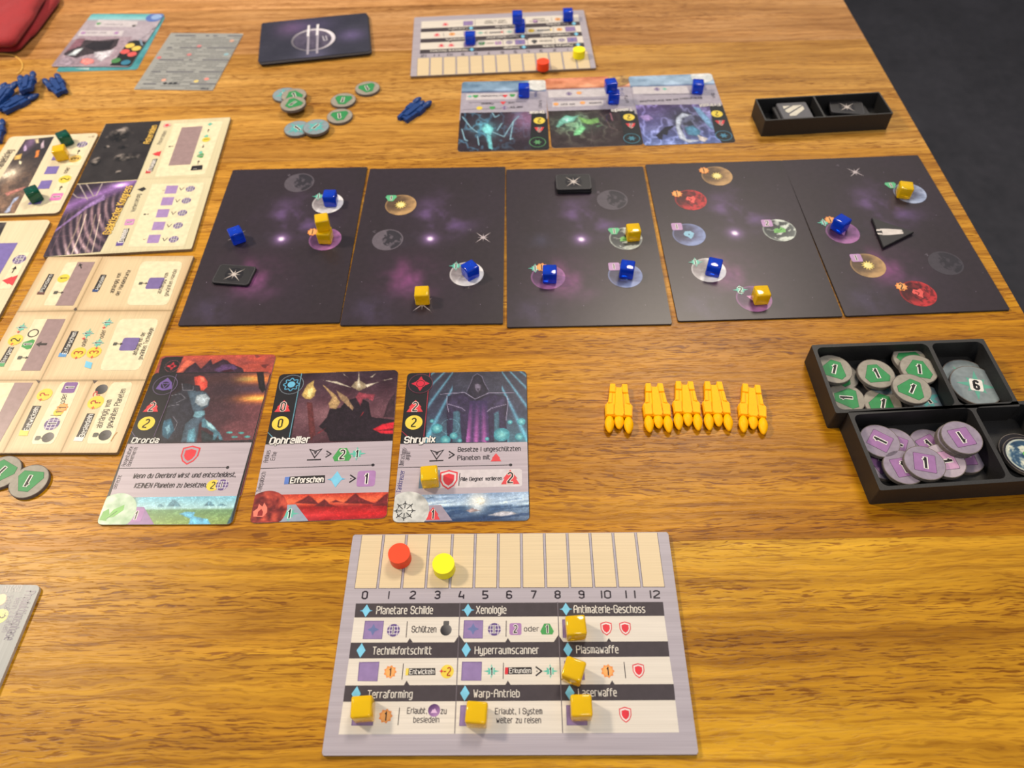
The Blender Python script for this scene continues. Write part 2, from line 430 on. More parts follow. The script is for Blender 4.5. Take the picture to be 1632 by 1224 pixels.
    def disc(s, c, r, col, lv=2, n=28, ry=None):
        s.shape(c, [(r * math.cos(2*math.pi*i/n), (ry or r) * math.sin(2*math.pi*i/n)) for i in range(n)], col, lv)
    def ring(s, c, r, w, col, lv=2, n=32, ry=None):
        s.lines(c, [(r * math.cos(2*math.pi*i/n), (ry or r) * math.sin(2*math.pi*i/n)) for i in range(n)], w, col, lv, close=True)
    def arc(s, c, r, w, a0, a1, col, lv=2, n=14):
        s.lines(c, [(r * math.cos(math.radians(a0 + (a1-a0)*i/n)), r * math.sin(math.radians(a0 + (a1-a0)*i/n))) for i in range(n+1)], w, col, lv)
    def raster(s, quad, nu, nv, f, lv=1):
        """picture painted vertex by vertex over a quad TL,TR,BR,BL"""
        if s.pm: s.pm[7].append((lv, 'r', [s.T(p) for p in quad], f)); return
        q = [np.array(s.T(p)) for p in quad]
        V, U = np.meshgrid(np.linspace(0, 1, nv + 1), np.linspace(0, 1, nu + 1), indexing='ij')
        X = (q[0][:, None, None]*(1-U)*(1-V) + q[1][:, None, None]*U*(1-V) + q[2][:, None, None]*U*V + q[3][:, None, None]*(1-U)*V)
        col = np.clip(f(U, V), 0, 255)
        n = len(s.V); z = lv * LV
        s.V += [(a*.001, b*.001, z) for a, b in (s.clip(float(a), float(b)) for a, b in zip(X[0].ravel(), X[1].ravel()))]
        w = nu + 1
        s.F += [(n+j*w+i, n+(j+1)*w+i, n+(j+1)*w+i+1, n+j*w+i+1) for j in range(nv) for i in range(nu)]
        s.C += [tuple(c) for c in col.reshape(-1, 3)]
    def radial(s, c, r, f, lv=1, nr=14, na=44, rot=0):
        if s.pm: s.pm[7].append((lv, 'c', s.loc(c, [(0, 0)])[0], r, f)); return
        pts = s.loc(c, [(0, 0)] + [(r*j/nr*math.cos(2*math.pi*i/na), r*j/nr*math.sin(2*math.pi*i/na)) for j in range(1, nr+1) for i in range(na)], 0)
        x = np.array([0] + [j/nr*math.cos(2*math.pi*i/na) for j in range(1, nr+1) for i in range(na)])
        y = np.array([0] + [j/nr*math.sin(2*math.pi*i/na) for j in range(1, nr+1) for i in range(na)])
        fs = [(0, 1+i, 1+(i+1) % na) for i in range(na)]
        for j in range(nr-1):
            for i in range(na):
                a = 1+j*na+i; b = 1+j*na+(i+1) % na
                fs.append((a, a+na, b+na, b))
        s.raw(pts, fs, [tuple(k) for k in np.clip(f(x, y), 0, 255)], lv)
    def text(s, t, a, b=None, h=10, col=(30, 28, 30), lv=4, w=0.30, out=None, ow=0.35, slant=0.0, up=None, hm=None, wid=1.0, mm=False):
        """lettering from pixel a to pixel b; h = cap height in px (or hm in mm)"""
        st, tw = text_strokes(t)
        A = np.array(a if mm else s.T(a), float)
        if b is None: d = np.array((1.0, 0.0)); Lw = None
        else:
            B = np.array(b if mm else s.T(b), float); d = B - A; Lw = np.hypot(*d); d = d / Lw
        n = np.array((-d[1], d[0]))
        if hm is None:
            q = s.T((a[0] + (up[0] if up else 0), a[1] + (up[1] if up else -h)))
            hm = abs(np.dot(np.array(q) - A, n))
        ky = hm / 8.0; kx = (Lw / tw) if Lw else ky * wid
        un = min(ky, kx * 1.12) if tw > .6 else ky * .8; w_ = un * w / .34; ou = un * ow * 3.2
        for stroke in st:
            P = [tuple(A + d * (x * kx + slant * y * ky) + n * (y * ky)) for x, y in stroke]
            if out is not None: s.segs(P, w_ + ou, out, lv)
            s.segs(P, w_, col, lv + (1 if out is not None else 0))
    def textc(s, t, c, hm=2.0, rot=0, col=(25, 22, 25), lv=5, w=0.42, out=None, ow=0.3, wid=1.0):
        st, tw = text_strokes(t); k = hm / 8.0
        for stroke in st:
            P = s.loc(c, [((x - tw/2) * k * wid, (y - 4) * k) for x, y in stroke], rot)
            if out is not None: s.segs(P, k * (w / .30 + ow * 6.5), out, lv)
            s.segs(P, k * w / .30, col, lv + (1 if out is not None else 0))
    def done(s):
        if s.pm: s.end_paint()
        if not s.V: return None
        me = bpy.data.meshes.new(s.name); me.from_pydata(s.V, [], s.F)
        at = me.color_attributes.new('Col', 'FLOAT_COLOR', 'POINT')
        c = lin(np.array(s.C)) * ALB
        at.data.foreach_set('color', np.concatenate([c, np.ones((len(c), 1))], 1).astype(np.float32).ravel())
        SEQ[0] = (SEQ[0] + 1) % 7; o = link(s.name, me, s.mat, s.card.ob, (0, 0, s.card.t + SEQ[0] * 1.7e-6))
        if s.label: o['label'] = s.label
        return o

class Card:
    """flat printed piece: body slab + printed children. T maps photograph (or crop) pixels to face millimetres"""
    def __init__(s, name, corners, w, h, t, label, cat, group=None, r=3.0, zb=0.0, mat=None, rigid=None):
        s.t = t; s.fr = (0, 0, 1.0); zt = zb + t; s.r = r
        if rigid is None:
            P = [back(x, y, zt) for x, y in corners]
            c = sum((p for p in P), Vector()) / 4
            vx = (P[1] - P[0]).normalized() + (P[2] - P[3]).normalized()
            vy = (P[0] - P[3]).normalized() + (P[1] - P[2]).normalized()
            a = math.atan2(vx.y, vx.x); b = math.atan2(-vy.x, vy.y); a = (a + b) / 2 if abs(a - b) < 1 else a
        else:  # top right corner, point on the right edge
            tr = back(*rigid[0], zt); e = back(*rigid[1], zt) - tr
            a = math.atan2(e.x, -e.y)
            vx = Vector((math.cos(a), math.sin(a), 0)); vy = Vector((-math.sin(a), math.cos(a), 0))
            c = tr - vx * w / 2000 - vy * h / 2000
        s.a = a; s.c = c; s.w, s.h = w, h; s.zt = zt
        bm = bmesh.new(); prism(bm, [(x*.001, y*.001) for x, y in rounded_outline(w, h, r)], 0, t)
        s.ob = link(name, bm_mesh(name, bm), mat or M_CARDEDGE, None, (c.x, c.y, zb), a)
        tag(s.ob, label, cat, group)
        s.Hm = None
        if rigid is None:
            dst = [(-w/2, h/2), (w/2, h/2), (w/2, -h/2), (-w/2, -h/2)]; A = []; B = []
            for (x, y), (X, Y) in zip(corners, dst):
                A.append([x, y, 1, 0, 0, 0, -X*x, -X*y]); B.append(X)
                A.append([0, 0, 0, x, y, 1, -Y*x, -Y*y]); B.append(Y)
            s.Hm = np.append(np.linalg.solve(np.array(A), np.array(B)), 1).reshape(3, 3)
    def frame(s, x0, y0, k): s.fr = (x0, y0, k); return s
    def T(s, p):
        if len(p) == 3: return (p[0], p[1])      # already millimetres
        x, y = s.fr[0] + p[0] / s.fr[2], s.fr[1] + p[1] / s.fr[2]
        if s.Hm is not None:
            q = s.Hm @ np.array((x, y, 1.0)); return (q[0]/q[2], q[1]/q[2])
        P = back(x, y, s.zt) - s.c
        return ((P.x*math.cos(s.a) + P.y*math.sin(s.a)) * 1000, (-P.x*math.sin(s.a) + P.y*math.cos(s.a)) * 1000)
    def pr(s, name, label=None, mat=None): return Pr(s, name, label, mat)
    def face(s, f, nu=40, nv=56, r=3.0, inset=0.0, name='printed_face', mat=None, label=None):
        """whole face painted on a grid whose corners are rounded off"""
        p = s.pr(name, label, mat); w, h = s.w - 2*inset, s.h - 2*inset
        vs = sorted(set(np.linspace(0, 1, nv+1).round(6)) | {round(float(q), 6) for k in (.04, .12, .25, .45, .7, 1.0) for q in (k*r/h, 1 - k*r/h) if r > 1}); nv = len(vs) - 1
        V, U = np.meshgrid(np.array(vs), np.linspace(0, 1, nu+1), indexing='ij')
        # pull the grid into a rounded rectangle row by row
        y = h/2 - V*h; d = np.clip(r - (h/2 - np.abs(y)), 0, r); cut = r - np.sqrt(np.clip(r*r - d*d, 0, None))
        x = (U*2 - 1) * (w/2 - cut)
        col = np.clip(f(x/w + .5, V), 0, 255)
        p.V = [(float(a)*.001, float(b)*.001, LV) for a, b in zip(x.ravel(), y.ravel())]
        wd = nu + 1
        p.F = [(j*wd+i, (j+1)*wd+i, (j+1)*wd+i+1, j*wd+i+1) for j in range(nv) for i in range(nu)]
        p.C = [tuple(c) for c in col.reshape(-1, 3)]
        return p.done()

# ------------------------------------------------------------------ icon vocabulary (millimetres)
INK = (34, 30, 34); WHITE = (240, 236, 230); PURP = (150, 128, 178); CYAN = (130, 208, 240)
def star_pts(n, R, r, ph=0): return [((R if i % 2 == 0 else r) * math.cos(math.pi*i/n + ph), (R if i % 2 == 0 else r) * math.sin(math.pi*i/n + ph)) for i in range(2*n)]
def xstar(p, c, k, col, lv=3, rot=0):
    pts = []
    for i, R in enumerate((1, .36, .62, .36) * 2): pass
    for i in range(16):
        a = math.pi * i / 8
        R = (1.0, .16, .38, .16)[i % 4]
        pts.append((R * math.cos(a), R * math.sin(a)))
    p.shape(c, pts, col, lv, rot, k)
def icon(name):
    def deco(fn):
        def g(p, *a, **k):
            q = Pr(p.card, name, None, p.mat); fn(q, *a, **k); q.done()
        return g
    return deco
@icon('coin_symbol')
def coin(p, c, r, num=None, rot=0, lv=3, red=False, col=(238, 212, 80)):
    p.disc(c, r, col, lv)
    if num: p.textc(num, c, r*1.15, rot, (178, 60, 40) if red else (40, 34, 20), lv+1, 0.34)
@icon('star_symbol')
def teal(p, c, k, num=None, rot=0, lv=3):
    pts = []
    for i in range(16):
        R = (1.0, .42, .66, .42)[i % 4]; a = math.pi*i/8
        pts.append((R * math.cos(a) * 1.12, R * math.sin(a)))
    p.shape(c, pts, (104, 196, 176), lv, rot, k)
    if num: p.textc(num, c, k*1.05, rot, INK, lv+1, 0.38, (214, 240, 230), .25)
@icon('gear_symbol')
def gear(p, c, k, num=None, rot=0, lv=3):
    p.shape(c, star_pts(9, 1.0, .78), (238, 150, 78), lv, rot, k)
    p.disc(c if len(c) == 2 else c, k*.7, (246, 176, 104), lv+1)
    if num: p.textc(num, c, k*1.15, rot, INK, lv+2, 0.34)
@icon('hexagon_symbol')
def hexg(p, c, k, num=None, rot=0, lv=3, col=(76, 160, 88)):
    p.shape(c, [(-.42, .85), (.42, .85), (1.05, -.35), (.8, -.85), (-.8, -.85), (-1.05, -.35)], col, lv, rot, k)
    if num: p.textc(num, c, k*1.15, rot, INK, lv+1, 0.34, WHITE, .22)
@icon('square_symbol')
def sq(p, c, k, num=None, rot=0, lv=3, col=(176, 132, 186)):
    p.shape(c, rounded_outline(2, 2, .3, 3), col, lv, rot, k)
    if num: p.textc(num, c, k*1.2, rot, INK, lv+1, 0.34, WHITE, .22)
@icon('arrow_symbol')
def tri(p, c, k, num=None, rot=0, lv=3):
    p.shape(c, [(-1, -.8), (1, -.8), (.62, -.1), (.78, -.1), (0, 1), (-.78, -.1), (-.62, -.1)], (222, 70, 76), lv, rot, k)
    if num: p.textc(num, c, k*1.25, rot, INK, lv+1, 0.30, (236, 214, 204), .18)
@icon('shield_symbol')
def shield(p, c, k, rot=0, lv=3, bg=(236, 228, 224)):
    S = [(-.85, .8), (0, 1.05), (.85, .8), (.85, -.1), (.55, -.7), (0, -1.1), (-.55, -.7), (-.85, -.1)]
    p.shape(c, S, (222, 64, 74), lv, rot, k); p.shape(c, S, bg, lv+1, rot, k*.84); p.shape(c, S, (226, 58, 70), lv+2, rot, k*.62)
@icon('globe_symbol')
def globe(p, c, k, num=None, rot=0, lv=3):
    p.disc(c, k, (104, 84, 140), lv, 20)
    for y in (-.55, 0, .55): p.lines(c, [(-1, y), (1, y)], .1*k, (222, 214, 224), lv+1, rot, k)
    for x in (-.5, .5): p.lines(c, [(x, -.9), (x*1.3, 0), (x, .9)], .1*k, (222, 214, 224), lv+1, rot, k)
    if num: p.textc(num, c, k*1.1, rot, (50, 36, 80), lv+2, 0.34, WHITE, .25)
@icon('technology_symbol')
def techmark(p, c, k, star=True, rot=0, lv=3, col=CYAN):
    if star: p.shape(c, star_pts(4, 1.0, .34), (110, 180, 216), lv, rot, k)
    p.shape(c, [(0, 1), (.62, 0), (0, -1), (-.62, 0)], col, lv+1, rot, k)
@icon('orb_symbol')
def darkorb(p, c, k, lv=3):
    p.radial(c, k, lambda x, y: mixn((40, 38, 42), (120, 118, 118), .5 + .5*x + .3*y), lv, 5, 18)
@icon('printed_arrow')
def arrow_tip(p, c, k, rot=0, lv=3, col=INK): p.shape(c, [(-.12, -1), (.12, -1), (.12, .1), (.5, .1), (0, 1), (-.5, .1), (-.12, .1)], col, lv, rot, k)
@icon('printed_chevron')
def chev(p, c, k, rot=0, lv=3):
    p.lines(c, [(-.2, .9), (1, 0), (-.2, -.9)], .3*k, INK, lv, rot, k); p.disc(c, .14*k, INK, lv)
@icon('ink_dot')
def dot(p, c, r, col, lv=3, star=False):
    if star: p.shape(c, star_pts(4, 1.1, .5), col, lv, 0, r)
    else: p.disc(c, r, col, lv, 14)
@icon('printed_angle')
def angle(p, c, pts, w, col, lv, rot, k): p.lines(c, pts, w, col, lv, rot, k)
@icon('printed_square')
def psq(p, c, a, col, lv=5): p.shape(c, rounded_outline(a, a, a*.13, 3), col, lv, 0)
def tagbox(p, quad, txt, a, b, up, stub, lv=3, tw=.42):
    """small black banner with white lettering and a coloured stub quad"""
    p.poly(quad, (44, 40, 42), lv); p.poly(stub[0], stub[1], lv)
    p.text(txt, a, b, col=(238, 236, 232), lv=lv+1, w=tw, up=up)
@icon('cube_symbol')
def cubeslot(p, c, rot=0, k=1.0, lv=3):
    """little grey cube with arrow"""
    p.shape(c, rounded_outline(2, 2, .4, 2), (92, 92, 84), lv, rot, 1.3*k)
    p.lines(c, [(0, -1.2), (0, -4.2)], .5*k, (60, 58, 56), lv, rot, k); p.shape(c, [(-1.1, -3.4), (1.1, -3.4), (0, -5.2)], (60, 58, 56), lv, rot, k)

# ================================================================== SETTING: floor and table
bm = bmesh.new(); box(bm, -3, -2, -0.78, 3.5, 5, -0.75)
fl = link('floor', bm_mesh('floor', bm), M_FLOOR); fl['kind'] = 'structure'

bm = bmesh.new(); box(bm, -3, 5, -0.75, 3.5, 5.1, 1.85); w_ = link('wall_far', bm_mesh('wall_far', bm), simple('wall_paint', (214, 206, 196), 0.8, 0.2)); w_['kind'] = 'structure'
bm = bmesh.new(); box(bm, 3.4, -2, -0.75, 3.5, 5, 1.85); w_ = link('wall_right', bm_mesh('wall_right', bm), bpy.data.materials['wall_paint']); w_['kind'] = 'structure'
TA = math.radians(-1.15)
table = empty('oak_table', (0.288, 0.40, -0.75), TA)
tag(table, 'light oak dining table with wide staves, edge seen at the right', 'table')
seams = [-0.205, -0.135, -0.066, 0.0035, 0.1485, 0.2235, 0.294, 0.365, 0.436, 0.507, 0.5795, 0.6535, 0.728, 0.80]
off = 0.4 + 0.0055
TONE_HAZE = [(1, 1, .4), (1, 1, .4), (1, 1, .4), (1.05, 1.12, .50), (.88, .80, .15), (.94, .88, .25), (1.0, 1.0, .7), (.98, 1.0, 1.0), (1.03, 1.12, 1.7), (.97, 1.08, 2.0), (.93, 1.02, 3.0), (1.06, 1.14, 3.4), (.98, 1.02, 3.2)]  # wood tone per stave; far staves also carry painted-in reflection haze
for (a, b), tn in zip(zip(seams, seams[1:]), TONE_HAZE):
    bm = bmesh.new(); yc = (a + b) / 2; hw = (b - a) / 2 - 0.00002
    box(bm, -0.75, -hw, -0.0325, 0.75, hw, 0, 0.00006, 1)
    me = bm_mesh('plank', bm); link('plank', me, M_WOOD, table, (-0.75, yc - off + 0.0005, 0.75)).color = (*tn, 1)
for x in (-1.40, -0.10):
    for y in (-0.54, 0.33):
        bm = bmesh.new(); box(bm, x-.035, y-.035, 0, x+.035, y+.035, 0.7175, .003); link('leg', bm_mesh('leg', bm), M_WOOD, table)

# ================================================================== brushed colour helpers for the faces
def streaks(U, V, base, amp=10, sx=3, sy=90, seed=3, upright=False):
    a, b = (V, U) if upright else (U, V)
    n = fbm(a * sx, b * sy, seed, 3) - .5
    return C3(base) + n[..., None] * amp * 2
GREY = (176, 168, 178)

# ================================================================== technology boards
def tech_board():
    c = Card('technology_board', [(563.7, 852.7), (1063.7, 848.2), (1110.8, 1202.4), (515.3, 1203.3)], 142.8, 91.8, .0018,
             'brushed grey technology board nearest the viewer, numbered cream track along its top', 'game board', 'technology boards', 0.8, mat=M_BOARDEDGE)
    c.face(lambda U, V: streaks(U, V, GREY, 9, 2.5, 70), 50, 90, .8, mat=M_BRUSH)
    # track spaces, each its own panel
    for i in range(13):
        xt, xb = 578.4 + 36.3 * i, 566.7 + 38.1 * i
        yt = 853.4 - .345 * i; yb = 938 - .19 * i
        p = c.pr('track_space', mat=M_BRUSH)
        p.poly([(xt - .8, yt), (xt + 32.6, yt), (xb + 34.4, yb + .9), (xb - .8, yb + .9)], (86, 78, 92), 2)
        p.poly([(xt, yt), (xt + 31.8, yt), (xb + 33.6, yb), (xb, yb)], (226, 204, 164), 3)
        p.done()
    p = c.pr('track_numerals')
    for i, x in enumerate((582, 620, 658, 697, 735, 773, 811, 850, 888, 926, 965, 1004, 1043)):
        t = str(i); hw = 3.7 if i < 10 else 7.0
        if i == 1: p.text('I', (x, 954.6), (x + .1, 954.6), 11.3, (46, 38, 48), 2, .56)
        else: p.text(t.replace('1', 'I') if i > 9 else t, (x - hw, 954.6 - .17 * i * .6), (x + hw, 954.6 - .17 * i * .6), 11.3, (46, 38, 48), 2, .56)
    p.done()
    CR = (226, 218, 206); HD = (66, 58, 64)
    # body rows
    rows = [((566, 984), (1057, 981.5), (1062.7, 1023), (560.8, 1025)), ((558, 1049.5), (1065, 1046.5), (1071.6, 1091), (552, 1093)), ((549, 1118), (1074, 1116), (1080, 1167.5), (542, 1170))]
    for q in rows:
        p = c.pr('technology_row', mat=M_BRUSH); p.raster(q, 30, 8, lambda U, V: streaks(U, V, CR, 6, 3, 8), 2); p.done()
    heads = [((568.6, 962.5), (1055, 960), (1057.3, 982), (566.5, 984.7)), ((560.8, 1024.7), (1062.7, 1022.7), (1065, 1047), (558, 1049.8)), ((552, 1092.5), (1071.6, 1090.6), (1074, 1116.2), (549, 1118.3))]
    for k, q in enumerate(heads):
        p = c.pr('technology_header', mat=M_MATTE); p.poly(q, HD, 3)
        if k == 1:
            for x, r in ((654, 4.5), (732, 8), (809, 4.5), (889, 8), (969, 4.5)): p.poly([(x - r, 1024.6), (x, 1024 - r * 1.45), (x + r, 1024)], HD, 3)
        if k == 2:
            for x, r in ((649, 4.5), (809, 4.5), (974, 4.5)): p.poly([(x - r, 1092.6), (x, 1092 - r * 1.6), (x + r, 1092)], HD, 3)
        p.done()
    p = c.pr('column_rules')
    p.line([(733.3, 961.5), (725, 1168.5)], .35, (112, 104, 112), 4); p.line([(887.8, 960.5), (895.5, 1167.6)], .35, (112, 104, 112), 4)
    for a, b in (((650, 991), (648, 1016)), ((806.5, 990), (806, 1015)), ((644, 1058), (641.5, 1083)), ((802, 1057), (801.5, 1082)), ((993, 1056), (995.5, 1081)), ((638, 1128), (635.5, 1155))):
        p.line([a, b], .3, (70, 62, 66), 4)
    p.done()
    for q in (((583, 990), (613, 990), (610, 1019), (579.5, 1019)), ((739.5, 989), (770, 989), (769, 1018), (738, 1018)), ((895, 988), (925, 987), (927, 1017), (896, 1017)),
              ((574, 1055.5), (606, 1055), (603, 1086), (571.5, 1085.5)), ((736.5, 1055), (768, 1055), (767, 1085), (735, 1085)), ((898, 1054), (929, 1054), (931, 1084), (900, 1085)),
              ((565, 1122), (597, 1122), (596, 1156), (562, 1156)), ((734, 1124), (765, 1124), (765, 1157), (732, 1157)), ((901, 1124), (934, 1124), (935, 1156), (902, 1156))):
        p = c.pr('cube_space'); p.poly(q, (120, 100, 148), 4)
        cx = sum(a[0] for a in q)/4; cy = sum(a[1] for a in q)/4
        p.poly([(cx + (a[0]-cx)*.94 + .3, cy + (a[1]-cy)*.94 + .4) for a in q], PURP, 5); p.done()
    for q in ((596, 1004), (754, 1003)): p = c.pr('square_star'); p.shape(q, star_pts(4, 1, .45), (108, 122, 172), 6, 0, 2.5); p.done()
    p = c.pr('technology_names', 'cream lettering on the dark headers')
    TX = (226, 220, 210)
    for t, x0, x1, y in (('Planetare Schilde', 601, 689.5, 979), ('Xenologie', 759, 806, 978.4), ('Antimaterie-Geschoss', 914, 1026.5, 977.4), ('Technikfortschritt', 595, 687.5, 1043.3),
                         ('Hyperraumscanner', 757, 857.5, 1042.6), ('Plasmawaffe', 918, 984, 1041.5), ('Terraforming', 587, 657.5, 1112.3), ('Warp-Antrieb', 755, 827, 1111.3), ('Laserwaffe', 921, 981, 1109.8)):
        p.text(t, (x0, y), (x1, y - (x1-x0)*.004), 11.6, TX, 5, .34)
    p.done()
    p = c.pr('row_lettering', 'small dark lettering in the white rows')
    for t, x0, x1, y, h in (('Schützen', 657, 695, 1008, 9.5), ('oder', 835, 858, 1006.5, 7.6), ('Erlaubt,', 650, 681, 1137, 9), ('zu', 703, 711.5, 1137.5, 9), ('besiedeln', 660, 700, 1151, 8.6),
                            ('Erlaubt, I System', 789, 863, 1138, 9), ('weiter zu reisen', 791, 861, 1152, 9)):
        p.text(t, (x0, y), (x1, y), h, (62, 54, 58), 5, .36)
    for t, q, a, b, st, sc in (('Entwickeln', [(652, 1065.5), (694, 1065), (694.5, 1076), (651, 1076.5)], (653.5, 1074.5), (692, 1074), [(648, 1065.5), (652.5, 1065.5), (651.5, 1076.5), (647, 1076.5)], (240, 214, 90)),
                           ('Erkunden', [(809, 1064), (846.5, 1063.5), (847, 1074.5), (808.5, 1075)], (811.5, 1073), (845, 1072.8), [(804.5, 1064), (809.5, 1064), (809, 1075), (804, 1075)], (222, 56, 66))):
        p.poly(q, (48, 44, 46), 4); p.poly(st, sc, 5); p.text(t, a, b, 7.4, WHITE, 5, .36)
    p.done()
    p = c.pr('symbols', 'small coloured game symbols')
    for x, y in ((585, 974), (745.6, 973), (901, 971.5)): techmark(p, (x, y), 2.8, True, 0, 5)
    for x, y in ((577, 1037), (743, 1036), (904, 1036), (569.5, 1106), (741, 1105), (907, 1104.5)): techmark(p, (x, y), 3.0, False, 0, 5)
    globe(p, (628, 1005), 2.7, 'I'); globe(p, (787.5, 1003.5), 2.7, 'I'); darkorb(p, (711, 1004.5), 2.4)
    p.shape((711.5, 993.5), rounded_outline(2.4, 1.8, .4), (96, 94, 94), 4)
    sq(p, (821, 1003), 2.5, '2'); hexg(p, (871, 1003), 2.7, '1')
    for x, y in ((965, 1002), (995, 1002), (1016, 1069), (995, 1139)): shield(p, (x, y), 2.75)
    gear(p, (623, 1071), 2.7, '1'); gear(p, (967, 1070), 2.8, '1'); gear(p, (616, 1141), 2.8, '1')
    coin(p, (713, 1070.5), 2.7, '-2', red=True); p.shape((704, 1070), star_pts(4, .9, .4), (214, 64, 60), 6)
    teal(p, (783, 1070), 2.9, '1'); teal(p, (876, 1070), 2.9, '1'); chev(p, (855, 1070), 1.9)
    p.radial((692.5, 1132), 2.4, lambda x, y: mixn((92, 60, 110), (176, 132, 186), .5 - .5*y + .3*x), 4, 5, 20); p.shape((692.5, 1133), [(-1.3, -.8), (1.3, -.8), (.3, .9), (-.2, .4), (-.6, .6)], (226, 190, 226), 6)
    p.done()
    return c
TB = tech_board()
ob = copy_tree(TB.ob)
P4 = [back(x, y, .0018) for x, y in ((660.6, 30), (933, 17), (947, 107), (653.7, 119))]
cc = sum(P4, Vector()) / 4; ob.location = (cc.x, cc.y, 0)
dv = (P4[1] - P4[0]).normalized() + (P4[2] - P4[3]).normalized()
ob.rotation_euler = (0, 0, math.atan2(dv.y, dv.x) + math.pi)
ob['label'] = 'upside-down grey technology board at the far side with blue cubes on its rows'

# ================================================================== five star system cards
def system_card(corners, label, nebs, r=.8):
    c = Card('system_card', corners, 91.6, 141.8, .0011, label, 'game card', 'dark star system cards in a row', r, mat=M_DARKEDGE)
    def f(U, V):
        n = fbm(U * 3 + 5, V * 4 + 2, 11, 4); m = fbm(U * 9, V * 12, 31, 4)
        col = C3((52, 43, 50)) + 0 * U[..., None]
        col = col + (n - .5)[..., None] * C3((6, 3, 10))
        for (cx, cy, rx, ry, cl, k) in nebs:
            b = blob(U, V, cx, cy, rx, ry) * (0.15 + 1.9 * np.clip(m - .34, 0, 1))
            col = col + b[..., None] * k * .8 * C3(cl)
        q = blob(U, V, .5, .5, .055, .037, 1.0) ; col = col + q[..., None] * C3((90, 66, 120)) * .9
        q = blob(U, V, .5, .5, .017, .011, 1.0); col = col + q[..., None] * C3((240, 235, 250))
        return col
    c.face(f, 96, 144, r, name='star_field', mat=M_PRINT, label='dark purple star field with a bright centre')
    p = c.pr('star_specks'); rr = random.Random(4)
    for _ in range(26): p.disc((rr.uniform(-43, 43), rr.uniform(-68, 68), 0), rr.uniform(.1, .26), (150, 136, 160), 2, 6)
    p.done()
    return c
NEB = [(.54, .34, .17, .12, (70, 50, 100), 1.1), (.66, .42, .16, .08, (45, 32, 70), .8), (.36, .72, .17, .10, (86, 30, 74), .9), (.45, .80, .12, .09, (64, 30, 66), .6), (.16, .94, .13, .09, (50, 46, 86), .7), (.25, .50, .12, .04, (26, 36, 60), .7)]
SYMC = {
 'sun': ((96, 76, 58), (196, 158, 108)), 'ice': ((120, 112, 116), (238, 236, 238)), 'red': ((70, 22, 28), (196, 52, 56)),
 'blue': ((66, 64, 92), (136, 152, 200)), 'green': ((62, 66, 68), (214, 222, 212)), 'purple': ((74, 46, 80), (170, 112, 168)), 'iceblue': ((70, 70, 90), (176, 190, 222))}
def planet(c, ctr, kind, lab, r=10.1, alpha=1.0):
    p = c.pr('planet_print', lab)
    if kind == 'ghost':
        g = (104 * alpha + 44 * (1-alpha), 96 * alpha + 42 * (1-alpha), 106 * alpha + 48 * (1-alpha))
        def f(x, y):
            rr = np.hypot(x, y); n = fbm(x * 2.2 + 7, y * 2.2 + 3, 5, 3)
            k = np.where(rr > .9, 1, np.where(n + .5 * x * -1 * .5 > .46, 1, .12)); k = np.where((rr < .86) & (np.hypot(x - .25, y + .05) < .58), np.where(fbm(x*5, y*5, 9, 2) > .6, .8, .15), k)
            return mixn((46, 43, 50), g, k)
        p.radial(ctr, r, f, 3, 18, 48)
    else:
        A, B = SYMC[kind]
        def f(x, y):
            rr = np.hypot(x, y); n = fbm(x * 2.5 + 3, y * 4 + 8, 21, 4)
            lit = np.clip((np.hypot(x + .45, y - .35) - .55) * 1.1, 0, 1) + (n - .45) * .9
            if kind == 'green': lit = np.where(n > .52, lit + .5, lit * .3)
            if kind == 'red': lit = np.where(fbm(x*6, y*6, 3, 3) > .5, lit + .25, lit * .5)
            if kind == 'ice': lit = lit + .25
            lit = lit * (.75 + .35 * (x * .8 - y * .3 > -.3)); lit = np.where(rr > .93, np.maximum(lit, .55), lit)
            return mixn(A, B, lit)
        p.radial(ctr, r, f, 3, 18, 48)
        if kind == 'sun': p.shape(ctr, star_pts(12, 1.0, .55), (244, 222, 120), 4, 0, 4.0); p.disc(ctr, 2.2, (250, 236, 160), 5)
        if kind == 'red':
            p.shape(ctr, [(-.9, .3), (-.5, 1), (.1, .8), (.7, 1.1), (1, .3), (.6, -.4), (.5, -1.1), (-.1, -.6), (-.4, -.1), (-.7, -.1)], (234, 96, 90), 4, 0, 3.4)
            p.lines(ctr, [(-.3, .6), (.2, .1), (-.1, -.3)], .5, (120, 30, 34), 5, 0, 3.4)
        if kind == 'blue': p.shape(ctr, [(-1, .2), (-.6, .9), (.4, .95), (1, .3), (.7, -.5), (.2, -1.2), (-.3, -.6), (-.8, -.3)], (140, 192, 220), 4, 0, 3.3); p.disc(ctr, .5, (40, 60, 90), 5)
        if kind == 'green': p.shape(ctr, [(-1.1, -.7), (-.9, .3), (-.2, .6), (0, .1), (.4, .9), (1.2, .2), (1, -.6), (.1, -.7)], (120, 186, 104), 4, 0, 3.4); p.lines(ctr, [(-.6, -.3), (0, -.2), (.5, .3)], .4, (60, 110, 60), 5, 0, 3.4)
        if kind == 'purple': p.shape(ctr, [(-1.1, .7), (.9, .8), (0, -.9)], (214, 150, 204), 4, 0, 3.4); p.shape(ctr, [(-.4, .4), (.35, .45), (0, -.2)], (90, 50, 96), 5, 0, 3.4)
        if kind == 'ice': p.shape(ctr, star_pts(8, 1, .3), (150, 150, 158), 4, 0, 3.6)
    p.done()
def mark(c, ctr, kind, num):
    p = c.pr('reward_mark')
    if kind == 'teal': teal(p, ctr, 4.0, num, 0, 7)
    if kind == 'green': hexg(p, ctr, 3.5, num, 180, 7, (100, 190, 140))
    if kind == 'gear': gear(p, ctr, 3.6, num, 0, 7)
    if kind == 'purple': sq(p, ctr, 3.3, num, 0, 7, (190, 150, 196))
    p.done()
